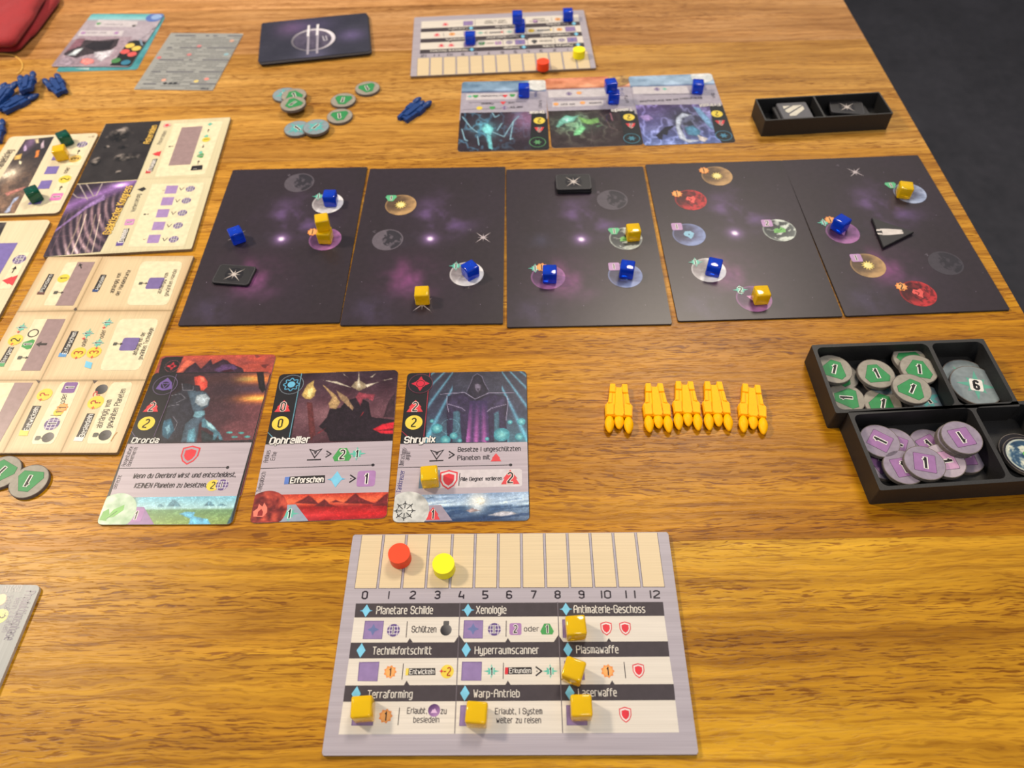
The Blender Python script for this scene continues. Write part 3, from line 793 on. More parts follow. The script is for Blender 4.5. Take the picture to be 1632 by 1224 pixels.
def xmark(c, ctr, txt=None, col=(196, 184, 188), k=6.6):
    p = c.pr('star_print'); xstar(p, ctr, k, col, 3, 45); xstar(p, ctr, k*.55, col, 3, 0); p.done()
def small(c, items):
    p = c.pr('corner_lettering')
    for t, x, y in items: p.textc(t, (x, y), 1.9, 0, (120, 112, 124), 3, .3)
    p.done()

c1 = system_card([(370.7, 271), (584, 266.5), (543.5, 514.3), (283.7, 517.3)], 'leftmost dark system card, with a black star tile and a lone blue cube', NEB).frame(270, 250, 4.37)
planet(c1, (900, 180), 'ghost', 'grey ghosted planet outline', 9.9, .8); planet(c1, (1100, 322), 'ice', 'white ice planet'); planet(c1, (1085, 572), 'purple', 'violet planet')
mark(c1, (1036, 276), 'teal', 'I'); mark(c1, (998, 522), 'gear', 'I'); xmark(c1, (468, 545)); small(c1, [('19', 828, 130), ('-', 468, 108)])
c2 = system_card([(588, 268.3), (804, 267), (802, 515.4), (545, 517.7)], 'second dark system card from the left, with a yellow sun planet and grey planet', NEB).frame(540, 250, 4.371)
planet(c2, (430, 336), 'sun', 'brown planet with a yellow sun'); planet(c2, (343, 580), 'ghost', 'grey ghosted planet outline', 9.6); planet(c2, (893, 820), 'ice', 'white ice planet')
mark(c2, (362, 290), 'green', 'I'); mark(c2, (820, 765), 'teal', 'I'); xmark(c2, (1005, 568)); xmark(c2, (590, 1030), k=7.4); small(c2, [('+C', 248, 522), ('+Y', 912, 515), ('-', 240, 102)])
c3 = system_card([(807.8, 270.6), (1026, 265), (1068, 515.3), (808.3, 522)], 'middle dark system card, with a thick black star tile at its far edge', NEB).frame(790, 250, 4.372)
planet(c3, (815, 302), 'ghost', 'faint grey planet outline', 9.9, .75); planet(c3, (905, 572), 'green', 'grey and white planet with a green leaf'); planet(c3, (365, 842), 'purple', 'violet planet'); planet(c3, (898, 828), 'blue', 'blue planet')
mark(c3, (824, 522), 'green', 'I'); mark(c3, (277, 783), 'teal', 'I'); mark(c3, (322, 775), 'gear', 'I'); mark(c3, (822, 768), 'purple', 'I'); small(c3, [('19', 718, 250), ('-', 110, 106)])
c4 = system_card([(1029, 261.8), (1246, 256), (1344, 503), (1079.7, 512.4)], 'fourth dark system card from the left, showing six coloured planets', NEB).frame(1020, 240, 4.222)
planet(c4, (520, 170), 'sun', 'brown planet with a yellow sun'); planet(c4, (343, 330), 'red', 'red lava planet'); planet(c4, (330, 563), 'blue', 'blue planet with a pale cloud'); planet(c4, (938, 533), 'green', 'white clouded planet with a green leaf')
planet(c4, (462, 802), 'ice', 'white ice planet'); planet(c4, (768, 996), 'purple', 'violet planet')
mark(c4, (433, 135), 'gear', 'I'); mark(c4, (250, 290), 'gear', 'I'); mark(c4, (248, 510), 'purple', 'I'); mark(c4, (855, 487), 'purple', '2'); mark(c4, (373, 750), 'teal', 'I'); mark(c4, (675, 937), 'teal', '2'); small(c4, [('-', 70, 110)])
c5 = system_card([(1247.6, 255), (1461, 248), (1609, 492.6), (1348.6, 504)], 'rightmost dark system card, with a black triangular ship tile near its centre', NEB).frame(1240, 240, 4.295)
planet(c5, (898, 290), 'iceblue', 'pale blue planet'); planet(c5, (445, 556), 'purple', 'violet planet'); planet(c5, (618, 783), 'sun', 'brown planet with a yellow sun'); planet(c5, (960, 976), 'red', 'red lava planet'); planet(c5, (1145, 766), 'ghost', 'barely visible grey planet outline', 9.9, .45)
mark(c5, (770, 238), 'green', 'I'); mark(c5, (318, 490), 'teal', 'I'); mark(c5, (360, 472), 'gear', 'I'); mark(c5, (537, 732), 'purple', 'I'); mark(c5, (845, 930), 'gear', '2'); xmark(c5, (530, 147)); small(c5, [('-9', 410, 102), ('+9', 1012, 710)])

# ================================================================== leader cards (63.5 x 88 mm)
LG = 'character cards with pictures on top and rules below'
def panel(c, quad, name='rules_panel', col=(184, 172, 182)):
    p = c.pr(name, mat=M_BRUSH); p.raster(quad, 24, 26, lambda U, V: streaks(U, V, col, 9, 2, 26), 2); p.done()
def leader_base(c, darkcol=(30, 28, 32)):
    c.face(lambda U, V: C3(darkcol) + 0 * U[..., None], 16, 24, 2.6, name='printed_face')

def rim(c): pass
# ---- card lying half hidden under the first one
t_ = .00034
cu = Card('character_card', [(256, 556.5), (440, 559), (381, 806), (176, 806)], 63.5, 88.5, t_, 'card with red sky and dark dragon, mostly hidden under the red-headed figure card', 'game card', 'stacked character cards at the left', 2.6)
cu.frame(140, 550, 4.08)
cu.face(lambda U, V: mixn((182, 74, 60), (120, 60, 60), fbm(U*5, V*7, 4, 4) * 1.3 - .3 + V), 40, 50, 2.6, name='printed_face')
p = cu.pr('artwork', 'red sky with a dark horned dragon')
p.paint([(475, 34), (1225, 38), (1180, 200), (420, 200)], 150, 40, lambda U, V: mixn((196, 82, 62), (140, 66, 62), fbm(U*7, V*3, 4, 4) * 1.6 - .4 + V*.4))
p.poly([(480, 50), (505, 34), (622, 34), (560, 182), (452, 182)], (30, 28, 32), 2)
p.poly([(600, 182), (650, 110), (700, 80), (735, 130), (800, 60), (812, 98), (880, 62), (905, 70), (925, 92), (1000, 130), (1020, 172), (960, 182)], (52, 34, 48), 3)
p.poly([(820, 140), (880, 100), (940, 100), (972, 130), (930, 160), (860, 165)], (84, 58, 98), 4); p.poly([(860, 150), (930, 135), (950, 150), (900, 165)], (60, 24, 36), 5)
p.poly([(640, 60), (700, 78), (660, 110), (600, 150), (590, 182), (575, 182), (600, 110)], (218, 104, 80), 3)
p.poly([(1075, 30), (1120, 45), (1150, 40), (1100, 60)], (130, 60, 56), 3); p.poly([(1120, 110), (1180, 105), (1150, 140), (1130, 125)], (120, 54, 52), 3)
p.disc((548, 103), 3.9, (30, 28, 32), 4, 30); p.ring((548, 103), 3.9, .25, (140, 70, 80), 5); p.shape((548, 103), star_pts(4, 1, .5), (210, 50, 66), 6, 0, 3.0); p.disc((548, 103), .9, (60, 20, 30), 7)
p.done()

# ---- first character card
L1 = Card('character_card', [(243, 593.5), (430.5, 593.8), (369, 836.5), (158.5, 834.8)], 63.5, 90.0, t_, 'card showing a red-headed armoured figure, lowest left of the three pictured cards', 'game card', 'stacked character cards at the left', 2.6, zb=t_ + .00018)
L1.frame(140, 550, 4.08); leader_base(L1)
p = L1.pr('artwork', 'armoured figure with a red head before burning ships')
def f(U, V):
    n = fbm(U*4, V*6, 8, 4); col = mixn((34, 26, 34), (112, 66, 72), U*1.2 + (n-.5)*.8)
    for cy, cx, ry in ((.10, .80, .07), (.39, .95, .06)):
        b = np.clip(blob(U, V, cx, cy, .28, ry, 1.3), 0, 1)[..., None]; col = col * (1-b) + C3((236, 132, 60)) * b
        b = np.clip(blob(U, V, cx - .04, cy, .12, ry*.5, 1.2), 0, 1)[..., None]; col = col * (1-b) + C3((252, 206, 96)) * b
    b = np.clip(blob(U, V, .85, .25, .3, .06) * (n*1.6), 0, 1)[..., None]; col = col*(1-b) + C3((78, 60, 74))*b
    b = np.clip(blob(U, V, .55, .2, .25, .5, .9), 0, 1)[..., None]; col = col*(1-b) + C3((58, 42, 50))*b
    return col
p.paint([(572, 185), (1180, 182), (1062, 640), (455, 645)], 150, 110, f)
p.poly([(1090, 182), (1135, 180), (1150, 300), (1128, 318), (1105, 290)], (40, 34, 36), 3)
body = (44, 44, 54)
p.poly([(640, 250), (610, 252), (600, 300), (540, 330), (510, 420), (470, 520), (470, 640), (600, 640), (640, 520), (690, 470), (740, 330), (700, 270)], body, 3)
p.poly([(640, 300), (700, 300), (762, 310), (790, 350), (780, 400), (745, 425), (758, 480), (720, 520), (705, 640), (600, 640), (630, 520), (690, 470), (670, 400)], (70, 88, 104), 4)
p.poly([(700, 330), (760, 322), (788, 350), (772, 395), (730, 410), (690, 380)], (158, 172, 182), 5)
p.poly([(690, 440), (755, 430), (760, 460), (720, 480), (680, 472)], (112, 156, 172), 5)
p.poly([(750, 480), (800, 520), (850, 575), (875, 625), (855, 628), (840, 600), (822, 628), (806, 625), (812, 580), (770, 550), (738, 540), (735, 500)], (86, 130, 148), 4)
p.poly([(760, 490), (800, 525), (830, 560), (810, 560), (770, 530)], (160, 206, 216), 5)
p.poly([(480, 500), (540, 480), (560, 560), (520, 620), (485, 600)], (60, 100, 122), 4); p.poly([(500, 540), (530, 520), (535, 560), (515, 590)], (128, 176, 196), 5)
p.poly([(650, 560), (690, 545), (700, 600), (690, 640), (640, 640)], (96, 150, 170), 5)
p.poly([(684, 210), (720, 198), (752, 210), (772, 240), (770, 275), (745, 300), (715, 300), (690, 262)], (206, 74, 62), 5); p.poly([(720, 206), (745, 215), (760, 245), (730, 240)], (236, 124, 98), 6)
p.poly([(690, 262), (720, 268), (728, 300), (700, 305)], (52, 40, 52), 6)
for q in ([(605, 250), (612, 296), (678, 296), (680, 270)], [(540, 330), (600, 320), (630, 350), (570, 380)], [(480, 460), (520, 400), (590, 390)], [(552, 470), (580, 510), (560, 560)]): p.line(q, .28, (128, 128, 140), 6)
for x, y in ((915, 578), (990, 582), (950, 608), (1030, 608)): p.disc((x, y), 1.6, (86, 168, 168), 4, 12, .6)
p.poly([(735, 560), (880, 632), (1062, 628), (1060, 640), (735, 640)], (44, 52, 58), 3)
p.done()
p = L1.pr('value_column', 'black column with round emblem, red arrow and yellow coin')
p.poly([(560, 183), (575, 185), (430, 640), (262, 645), (440, 183)], (34, 32, 36), 3)
p.line([(570, 190), (520, 360), (430, 600)], .3, (110, 90, 120), 6); p.line([(286, 566), (310, 600)], .4, (110, 100, 130), 6)
p.disc((497, 262), 6.3, (34, 32, 38), 5, 36); p.ring((497, 262), 6.3, .35, (104, 92, 120), 6)
p.shape((497, 262), star_pts(3, 1.0, .72, math.pi/6), (112, 88, 158), 7, 180, 5.0); p.disc((497, 262), 2.3, (44, 36, 60), 8); p.lines((497, 262), [(-1, .6), (1, .6), (0, -1.1)], .5, (112, 88, 158), 9, 0, 1.8, True)
tri(p, (415, 404), 4.0, '2', 0, 5); coin(p, (380, 513), 4.3, '2', -8, 5)
p.text('Drorda', (285, 640), (456, 640), 32, WHITE, 8, .55, out=(20, 18, 22), ow=.25, slant=.12); p.done()
panel(L1, [(262, 645), (1060, 645), (965, 990), (155, 990)])
p = L1.pr('rules_lettering', 'dark German rules text with a red shield')
p.line([(200, 803), (905, 806)], .35, (40, 36, 42), 4); p.disc((905, 806), .8, (40, 36, 42), 4)
p.text('Wenn du Overlord wirst und entscheidest,', (300, 868), (955, 866), 29, (50, 44, 52), 4, .44, slant=.12)
p.text('KEINEN Planeten zu besetzen,', (310, 930), (770, 930), 29, (50, 44, 52), 4, .44, slant=.12)
for t, a, b in (('Ausgestattete', (250, 790), (298, 665)), ('Bannerherrin', (282, 790), (328, 670)), ('Gerecht', (195, 935), (230, 850))): p.text(t, a, b, col=(58, 52, 60), lv=4, w=.3, hm=1.9)
shield(p, (662, 722), 5.2, 0, 4, (176, 164, 174)); coin(p, (812, 920), 3.1, '2', 0, 4); globe(p, (870, 918), 3.0, 'I', 0, 4); p.done()
p = L1.pr('landscape_strip', 'green valley with a blue lake')
def f(U, V):
    n = fbm(U*7, V*5, 14, 4)
    col = grad(V, [(0, (126, 190, 214)), (.42, (170, 212, 216)), (.5, (110, 150, 110)), (1, (142, 168, 96))]) + (n-.5)[..., None]*26
    k = np.clip((.25-U)*8, 0, 1)[..., None]*(V < .5)[..., None]; col = col*(1-k) + C3((92, 86, 50))*k
    return col
p.paint([(155, 990), (965, 990), (925, 1168), (100, 1163)], 150, 40, f)
for x, w, hh in ((565, 45, 45), (790, 35, 30), (480, 22, 14), (870, 30, 14)): p.poly([(x-w, 1050), (x-8, 1052-hh), (x+8, 1052-hh), (x+w, 1052)], (104, 150, 168), 3)
p.poly([(600, 1100), (640, 1085), (700, 1090), (690, 1115), (780, 1135), (800, 1168), (660, 1168), (670, 1130)], (110, 190, 226), 3); p.poly([(900, 1168), (925, 1120), (955, 1040), (940, 1168)], (50, 90, 110), 3)
p.done(); p = L1.pr('planet_corner', 'round planet picture and bonus flag')
p.poly([(262, 1052), (375, 1052), (442, 1164), (235, 1164)], (160, 130, 176), 4); sq(p, (325, 1105), 3.4, '1', 0, 5)
p.radial((188, 1085), 10.2, lambda x, y: mixn((150, 190, 150), (226, 236, 224), fbm(x*3, y*3, 2, 3)*1.4 - .2), 5, 14, 40)
p.shape((150, 1100), [(-1, -.8), (-.9, .5), (-.2, 1), (.2, 0), (0, -1)], (104, 176, 84), 6, 0, 3.2); p.shape((195, 1080), [(-.9, -.9), (-.3, .3), (.9, 1), (1, .2), (0, -.8)], (120, 190, 96), 6, 0, 3.6); p.lines((175, 1100), [(-1.5, -1.6), (0, 0), (1.5, 1.6)], .35, (64, 120, 60), 7, 0, 1.2)
p.done()

# ---- second character card
L2 = Card('character_card', [(446.3, 597), (634.3, 590.6), (615.5, 824), (397.4, 833.8)], 63.5, 88, t_, 'card showing a dark horned figure holding a torch, middle of the three pictured cards', 'game card', LG, 2.6)
L2.frame(390, 580, 4.708); leader_base(L2)
p = L2.pr('artwork', 'horned dark figure with a burning torch')
def f(U, V):
    n = fbm(U*4 + 2, V*4, 18, 4); col = grad(V, [(0, (48, 32, 44)), (.6, (104, 68, 78)), (1, (70, 42, 50))]) + (n-.5)[..., None]*40
    k = np.clip(blob(U, V, .35, .62, .22, .16, .7), 0, 1)[..., None]; col = col*(1-k) + C3((150, 110, 116))*k
    return col
p.paint([(435, 72), (1150, 52), (1110, 575), (345, 600)], 160, 110, f)
p.poly([(640, 580), (620, 520), (560, 470), (620, 400), (640, 340), (720, 330), (760, 280), (860, 250), (930, 290), (950, 400), (1120, 420), (1112, 575)], (34, 24, 32), 3)
p.poly([(960, 490), (1040, 450), (1125, 435), (1120, 525), (1020, 520)], (204, 36, 52), 4); p.poly([(990, 500), (1120, 480), (1120, 500)], (120, 20, 34), 5)
p.poly([(800, 175), (830, 135), (868, 128), (905, 150), (912, 180), (860, 205)], (148, 132, 108), 5); p.poly([(845, 180), (858, 60), (870, 180)], (214, 204, 180), 6)
for q in ([(800, 180), (590, 125), (700, 135)], [(780, 105), (740, 75), (750, 90)], [(905, 160), (1010, 138), (920, 178)], [(1030, 125), (1120, 112), (1050, 130)], [(940, 105), (985, 75), (960, 105)]): p.poly(q, (206, 196, 176), 5)
p.poly([(640, 330), (630, 300), (660, 255), (590, 160), (690, 240), (720, 290), (690, 340)], (176, 144, 100), 5)
p.poly([(690, 200), (770, 250), (820, 330), (810, 350), (760, 300), (720, 270)], (160, 130, 98), 5)
p.poly([(835, 250), (860, 215), (900, 225), (980, 230), (960, 280), (920, 260), (890, 265), (870, 320)], (140, 60, 74), 6); p.poly([(865, 400), (892, 362), (880, 385)], (236, 50, 60), 6)
p.poly([(470, 290), (510, 290), (520, 400), (535, 520), (500, 580), (485, 500)], (98, 48, 50), 4); p.poly([(520, 540), (610, 480), (590, 500)], (176, 40, 48), 5)
p.poly([(430, 235), (455, 190), (470, 160), (500, 140), (525, 125), (520, 165), (540, 200), (525, 245), (495, 268), (455, 262)], (202, 170, 100), 5); p.poly([(470, 245), (480, 200), (510, 175), (515, 225), (495, 252)], (246, 226, 150), 6)
p.poly([(1040, 400), (1080, 280), (1130, 215), (1120, 400)], (60, 40, 48), 4)
p.done()
p = L2.pr('value_column', 'black column with round blue emblem, red arrow and yellow coin')
p.poly([(265, 95), (440, 75), (345, 552), (170, 605)], (34, 32, 36), 3); p.line([(432, 75), (338, 550)], .4, (110, 168, 190), 6); p.line([(172, 515), (215, 555)], .5, (110, 168, 190), 6)
p.disc((355, 158), 6.3, (34, 32, 38), 5, 36); p.ring((355, 158), 6.3, .35, (120, 130, 140), 6)
p.lines((355, 158), [((3.6 + .6*math.cos(8*a)) * math.cos(a), (3.6 + .6*math.cos(8*a)) * math.sin(a)) for a in [2*math.pi*i/48 for i in range(48)]], .55, (88, 168, 206), 7, close=True)
p.disc((355, 158), 2.0, (110, 190, 226), 8)
tri(p, (292, 322), 4.1, '0', 0, 5); coin(p, (271, 446), 4.3, '0', 0, 5)
p.text('Ophrellier', (188, 603), (482, 590), 46, WHITE, 8, .55, out=(20, 18, 22), ow=.25, slant=.12); p.done()
panel(L2, [(155, 605), (1110, 575), (1077, 955), (70, 985)])
p = L2.pr('rules_lettering', 'dark rules symbols and lettering')
p.line([(115, 785), (962, 755)], .35, (40, 36, 42), 4); p.disc((962, 755), .8, (40, 36, 42), 4)
for t, a, b in (('Antikes', (175, 738), (196, 648)), ('Erbe', (225, 722), (243, 662)), ('Telepatisch', (122, 960), (160, 812))): p.text(t, a, b, col=(58, 52, 60), lv=4, w=.3, hm=2.1)
p.lines((532, 668), [(-2.6, 2), (0, .9), (2.6, 2), (0, -2.3)], .7, INK, 4, 0, 1.15, True); p.shape((532, 668), [(-.9, .9), (0, .4), (.9, .9), (0, -.8)], INK, 5); p.line([(472, 720), (572, 716)], .7, INK, 4)
chev(p, (620, 675), 2.0, 0, 4); hexg(p, (735, 678), 4.4, '2', 0, 4); teal(p, (843, 672), 4.0, '1', 0, 6); chev(p, (798, 857), 2.2, 0, 4)
p.poly([(335, 845), (605, 832), (603, 890), (330, 900)], (44, 40, 42), 4); p.poly([(305, 848), (340, 845), (330, 900), (297, 902)], (96, 130, 206), 5)
p.text('Erforschen', (345, 892), (588, 882), 38, WHITE, 5, .55)
techmark(p, (690, 862), 4.5, True, 0, 4); sq(p, (912, 856), 4.4, '1', 0, 4); p.done()
p = L2.pr('landscape_strip', 'red lava land under dark mountains')
def f(U, V):
    n = fbm(U*9, V*5, 24, 4); col = grad(V, [(0, (190, 60, 44)), (.3, (240, 110, 70)), (.5, (150, 30, 30)), (.8, (214, 44, 48)), (1, (150, 24, 34))]) + (n-.5)[..., None]*50
    k = np.clip((.22-U)*9, 0, 1)[..., None]*(V < .6)[..., None]; return col*(1-k) + C3((56, 24, 28))*k
p.paint([(70, 985), (1077, 955), (1060, 1155), (45, 1192)], 150, 40, f)
for q in ([(380, 1040), (440, 1010), (480, 985), (520, 1010), (560, 1050)], [(520, 1065), (600, 1010), (640, 1050), (700, 1065)], [(740, 1040), (800, 990), (835, 965), (870, 1000), (940, 1030), (1000, 1045)], [(640, 1035), (685, 1015), (740, 1035)], [(960, 1055), (1020, 1000), (1075, 960), (1068, 1060)]): p.poly(q, (110, 34, 38), 3)
p.done(); p = L2.pr('planet_corner', 'round planet picture and bonus flag')
p.poly([(245, 1060), (385, 1052), (480, 1175), (235, 1184)], (156, 168, 186), 4); teal(p, (335, 1122), 4.2, '1', 0, 5)
p.radial((155, 1095), 10.2, lambda x, y: mixn((96, 18, 26), (232, 96, 70), fbm(x*4, y*4, 6, 4)*2 - .6), 5, 14, 40)
p.shape((122, 1105), [(-1, -.9), (-1.2, 0), (-.6, .5), (-.5, 1.3), (.1, .8), (.3, 1.5), (.9, .6), (1, -.3), (.5, -1)], (240, 130, 110), 6, 0, 3.0); p.shape((122, 1110), [(-.5, -.8), (-.5, 0), (0, .6), (.4, 0), (.4, -.8)], (150, 36, 40), 7, 0, 2.6)
p.done()

# ---- third character card
L3 = Card('character_card', [(650.8, 595.3), (837.7, 589.6), (843, 832), (626.4, 831.7)], 63.5, 88, t_, 'card showing a hooded purple robed figure, rightmost of the three, yellow cube on it', 'game card', LG, 2.6)
L3.frame(620, 580, 4.708); leader_base(L3)
p = L3.pr('artwork', 'hooded robed figure between cyan light beams')
def f(U, V):
    n = fbm(U*5, V*5, 33, 4); col = grad(V, [(0, (52, 50, 64)), (.6, (58, 62, 84)), (1, (70, 110, 128))]) + (n-.5)[..., None]*26
    ang = np.arctan2(U - .5, V + .5); b = (np.abs(np.sin(ang * 24)) ** 14)
    b = b * (np.abs(U-.5) > .25); col = col + b[..., None]*C3((40, 96, 106))*.9
    return col
p.paint([(300, 62), (1022, 48), (1030, 585), (275, 592)], 170, 120, f)
p.poly([(440, 240), (560, 215), (640, 270), (740, 215), (870, 240), (885, 300), (870, 420), (880, 588), (430, 590), (430, 400), (432, 290)], (48, 40, 66), 3)
p.raster([(600, 275), (730, 275), (745, 588), (570, 588)], 10, 20, lambda U, V: mixn((54, 42, 82), (176, 96, 170), V * (.6 + .4*np.sin(U*18))), 4)
p.poly([(480, 360), (525, 340), (540, 588), (470, 588)], (70, 104, 124), 4); p.poly([(780, 370), (815, 350), (825, 588), (780, 588)], (70, 104, 124), 4)
p.poly([(578, 205), (610, 140), (625, 95), (655, 70), (690, 90), (708, 140), (740, 195), (715, 240), (655, 275), (605, 245)], (40, 36, 52), 5)
p.line([(578, 205), (608, 140), (625, 92), (655, 70), (690, 90), (708, 140), (740, 195)], .3, (120, 112, 140), 6)
p.poly([(620, 190), (630, 145), (660, 135), (690, 150), (697, 190), (672, 228), (648, 228)], (54, 48, 66), 6); p.poly([(642, 190), (638, 155), (660, 145), (682, 155), (680, 190), (662, 215)], (116, 108, 130), 7); p.poly([(652, 182), (672, 182), (662, 205)], (62, 54, 74), 8)
for q in ([(385, 228), (560, 212), (640, 262), (740, 215), (930, 210)], [(432, 240), (432, 300), (445, 360)], [(878, 240), (885, 290), (870, 420)], [(440, 300), (540, 330), (565, 350)], [(870, 300), (760, 330), (730, 355)]): p.line(q, .32, (170, 160, 190), 7)
p.poly([(445, 245), (480, 240), (575, 335), (555, 370), (450, 330)], (58, 50, 78), 4); p.poly([(870, 245), (830, 240), (735, 330), (745, 370), (865, 320)], (58, 50, 78), 4)
for x, y, r in ((358, 485, 2.9), (480, 538, 2.0), (420, 570, 2.6), (322, 428, 1.1), (525, 575, 1.2), (838, 530, 4.0), (985, 430, 2.2), (970, 545, 2.2), (900, 435, 1.3), (728, 562, 1.1)):
    p.radial((x, y), r, lambda a, b: mixn((150, 222, 222), (64, 140, 156), np.hypot(a, b) + .25*fbm(a*4, b*4, 3, 2)), 8, 5, 20)
p.ring((455, 470), 4.6, .18, (120, 170, 190), 9); p.done()
p = L3.pr('value_column', 'black column with round red emblem, red arrow and yellow coin')
p.poly([(145, 75), (318, 65), (270, 545), (95, 600)], (34, 32, 36), 3); p.line([(308, 66), (282, 350), (262, 545)], .4, (170, 50, 70), 6); p.line([(98, 505), (150, 550)], .5, (170, 50, 70), 6)
p.disc((240, 152), 6.3, (34, 32, 38), 9, 36); p.ring((240, 152), 6.3, .35, (110, 60, 76), 10); p.disc((240, 152), 1.9, (214, 48, 70), 12); p.ring((240, 152), 2.5, .5, (214, 48, 70), 11)
for a in (0, 90, 180, 270): p.shape((240, 152), [(2.6, -1.3), (4.9, 0), (2.6, 1.3)], (206, 44, 66), 11, a)
tri(p, (200, 322), 4.2, '2', 0, 5); coin(p, (190, 440), 4.4, '2', 0, 5)
p.text('Shrynix', (122, 595), (340, 588), 44, WHITE, 12, .55, out=(20, 18, 22), ow=.25, slant=.08); p.done()
panel(L3, [(90, 600), (1030, 585), (1040, 965), (50, 985)])
p = L3.pr('rules_lettering', 'dark German rules text beside a pale strip')
p.line([(75, 776), (905, 760)], .35, (40, 36, 42), 4); p.disc((905, 760), .8, (40, 36, 42), 4)
p.text('Besetze I ungeschützten', (513, 658), (978, 652), 32, (44, 38, 46), 4, .42); p.text('Planeten mit', (510, 722), (748, 716), 32, (44, 38, 46), 4, .42)
tri(p, (795, 705), 2.6, None, 0, 4)
p.poly([(235, 800), (975, 790), (990, 800), (992, 915), (980, 925), (225, 935)], (214, 206, 210), 3); p.poly([(235, 800), (380, 797), (382, 930), (222, 934)], (112, 134, 156), 4)
shield(p, (443, 868), 5.0, 0, 5, (224, 214, 216)); p.line([(527, 820), (518, 915)], .35, INK, 4)
p.text('Alle Gegner verlieren', (533, 880), (838, 875), 26, (44, 38, 46), 5, .5); tri(p, (902, 858), 4.4, '2', 0, 5)
p.lines((357, 678), [(-2.6, 2), (0, .9), (2.6, 2), (0, -2.3)], .7, INK, 4, 0, 1.2, True); p.shape((357, 676), [(-.9, .9), (0, .4), (.9, .9), (0, -.8)], INK, 5); p.line([(305, 728), (402, 724)], .7, INK, 4)
chev(p, (452, 682), 2.2, 0, 4)
for t, a, b, cl in (('Uberraschungs-', (112, 765), (135, 625), (58, 52, 60)), ('angriff', (155, 720), (164, 655), (58, 52, 60)), ('Tankkreuzer', (92, 962), (122, 800), (70, 64, 130))): p.text(t, a, b, col=cl, lv=4, w=.32, hm=2.2)
p.done()
p = L3.pr('landscape_strip', 'blue snowy shore with a low white sun')
def f(U, V):
    n = fbm(U*6, V*5, 44, 4); m = fbm(U*4 + V*6, V*3, 45, 3)
    col = grad(V, [(0, (112, 140, 180)), (.4, (170, 194, 220)), (.5, (60, 90, 130)), (1, (30, 52, 92))])
    col = col + np.where(m > .52, 1, 0)[..., None]*C3((50, 48, 40))*np.clip(np.abs(U-.62)*3, 0, 1)[..., None] + (n-.5)[..., None]*50
    b = np.clip(blob(U, V, .62, .28, .07, .35, 1.), 0, 1)[..., None]; col = col*(1-b) + C3((236, 240, 236))*b
    b = np.clip(blob(U, V, .62, .55, .03, .15, .8), 0, 1)[..., None]; return col*(1-b) + C3((214, 226, 236))*b
p.paint([(50, 985), (1040, 965), (1045, 1185), (30, 1185)], 150, 40, f)
p.disc((680, 1032), 2.0, (252, 250, 236), 3); p.poly([(735, 1140), (850, 1110), (930, 1120), (960, 1135), (820, 1150)], (190, 190, 200), 3); p.poly([(570, 1105), (620, 1085), (680, 1105), (600, 1118)], (170, 150, 150), 3)
p.done(); p = L3.pr('planet_corner', 'round planet picture and bonus flag')
p.poly([(250, 1065), (385, 1058), (470, 1178), (235, 1180)], (164, 152, 168), 4); tri(p, (325, 1128), 3.6, '1', 0, 5)
p.radial((140, 1100), 10.2, lambda x, y: mixn((176, 178, 176), (236, 238, 234), fbm(x*3, y*3, 12, 4)*1.8 - .4), 5, 14, 40)
for a in range(0, 360, 45): p.lines((120, 1100), [(1.4, 0), (5, 0)], .4, (50, 50, 52), 7, a); p.lines((120, 1100), [(3.3, 1.0), (4.1, 0), (3.3, -1.0)], .4, (50, 50, 52), 7, a)
p.done()
# round off the printed corners of the character cards is done by the card outline itself

# ================================================================== the three upside-down cards beyond the system row
def mini_card(corners, label, art, strip, name_, icons):
    c = Card('character_card', corners, 63.5, 88, t_, label, 'game card', 'upside-down character cards with blue cubes', 2.6)
    c.frame(720, 110, 3.548)
    c.face(lambda U, V: grad(V, [(0, strip[0]), (.14, strip[1]), (.17, strip[2]), (.1701, (172, 166, 180)), (.58, (172, 166, 180)), (.5801, (36, 30, 38)), (1, (36, 30, 38))]) + ((fbm(U*6, V*14, 5, 4)-.5) * np.where(V < .17, 110, np.where(V < .58, 8, 4)))[..., None], 48, 72, 2.6)
    return c
A_ = mini_card([(734, 129.7), (868.5, 128.3), (877, 239.6), (731.3, 241)], 'upside-down card with a cyan figure on black, leftmost beyond the system cards', None, ((104, 134, 160), (150, 180, 210), (60, 80, 120)), 'Brolak', None)
def art_grid(c, quad, f, lab, nu=60, nv=36):
    p = c.pr('artwork', lab); p.paint(quad, nu*2, nv*2, f, 3, .3); return p
def f(U, V):
    n = fbm(U*7, V*6, 3, 4); col = C3((44, 34, 44)) + (n-.5)[..., None]*30
    b = np.clip(blob(U, V, .95, .2, .25, .35, .8), 0, 1)[..., None]; col = col*(1-b) + C3((150, 110, 150))*b
    b = np.clip(blob(U, V, .38, .45, .16, .22, .9)*(n*1.7), 0, 1)[..., None]; col = col*(1-b) + C3((90, 160, 176))*b
    r_ = np.clip(1 - np.abs(fbm(U*6, V*4, 91, 3)*2 - 1)*6, 0, 1)*np.clip(1.15 - U, 0, 1); return col + r_[..., None]*C3((30, 80, 100))
p = art_grid(A_, [(50, 248), (452, 245), (455, 460), (42, 463)], f, 'spindly cyan figure on black')
for q in ([(60, 270), (110, 330), (150, 360)], [(180, 330), (215, 380), (235, 455)], [(215, 350), (300, 385), (350, 300), (380, 270)], [(350, 300), (335, 400), (350, 395)], [(60, 340), (80, 400), (95, 405)], [(260, 350), (285, 310)], [(230, 250), (245, 275), (270, 262)], [(150, 380), (160, 430)]): p.line(q, 1.0, (84, 130, 160), 4); p.line(q, .4, (176, 216, 226), 5)
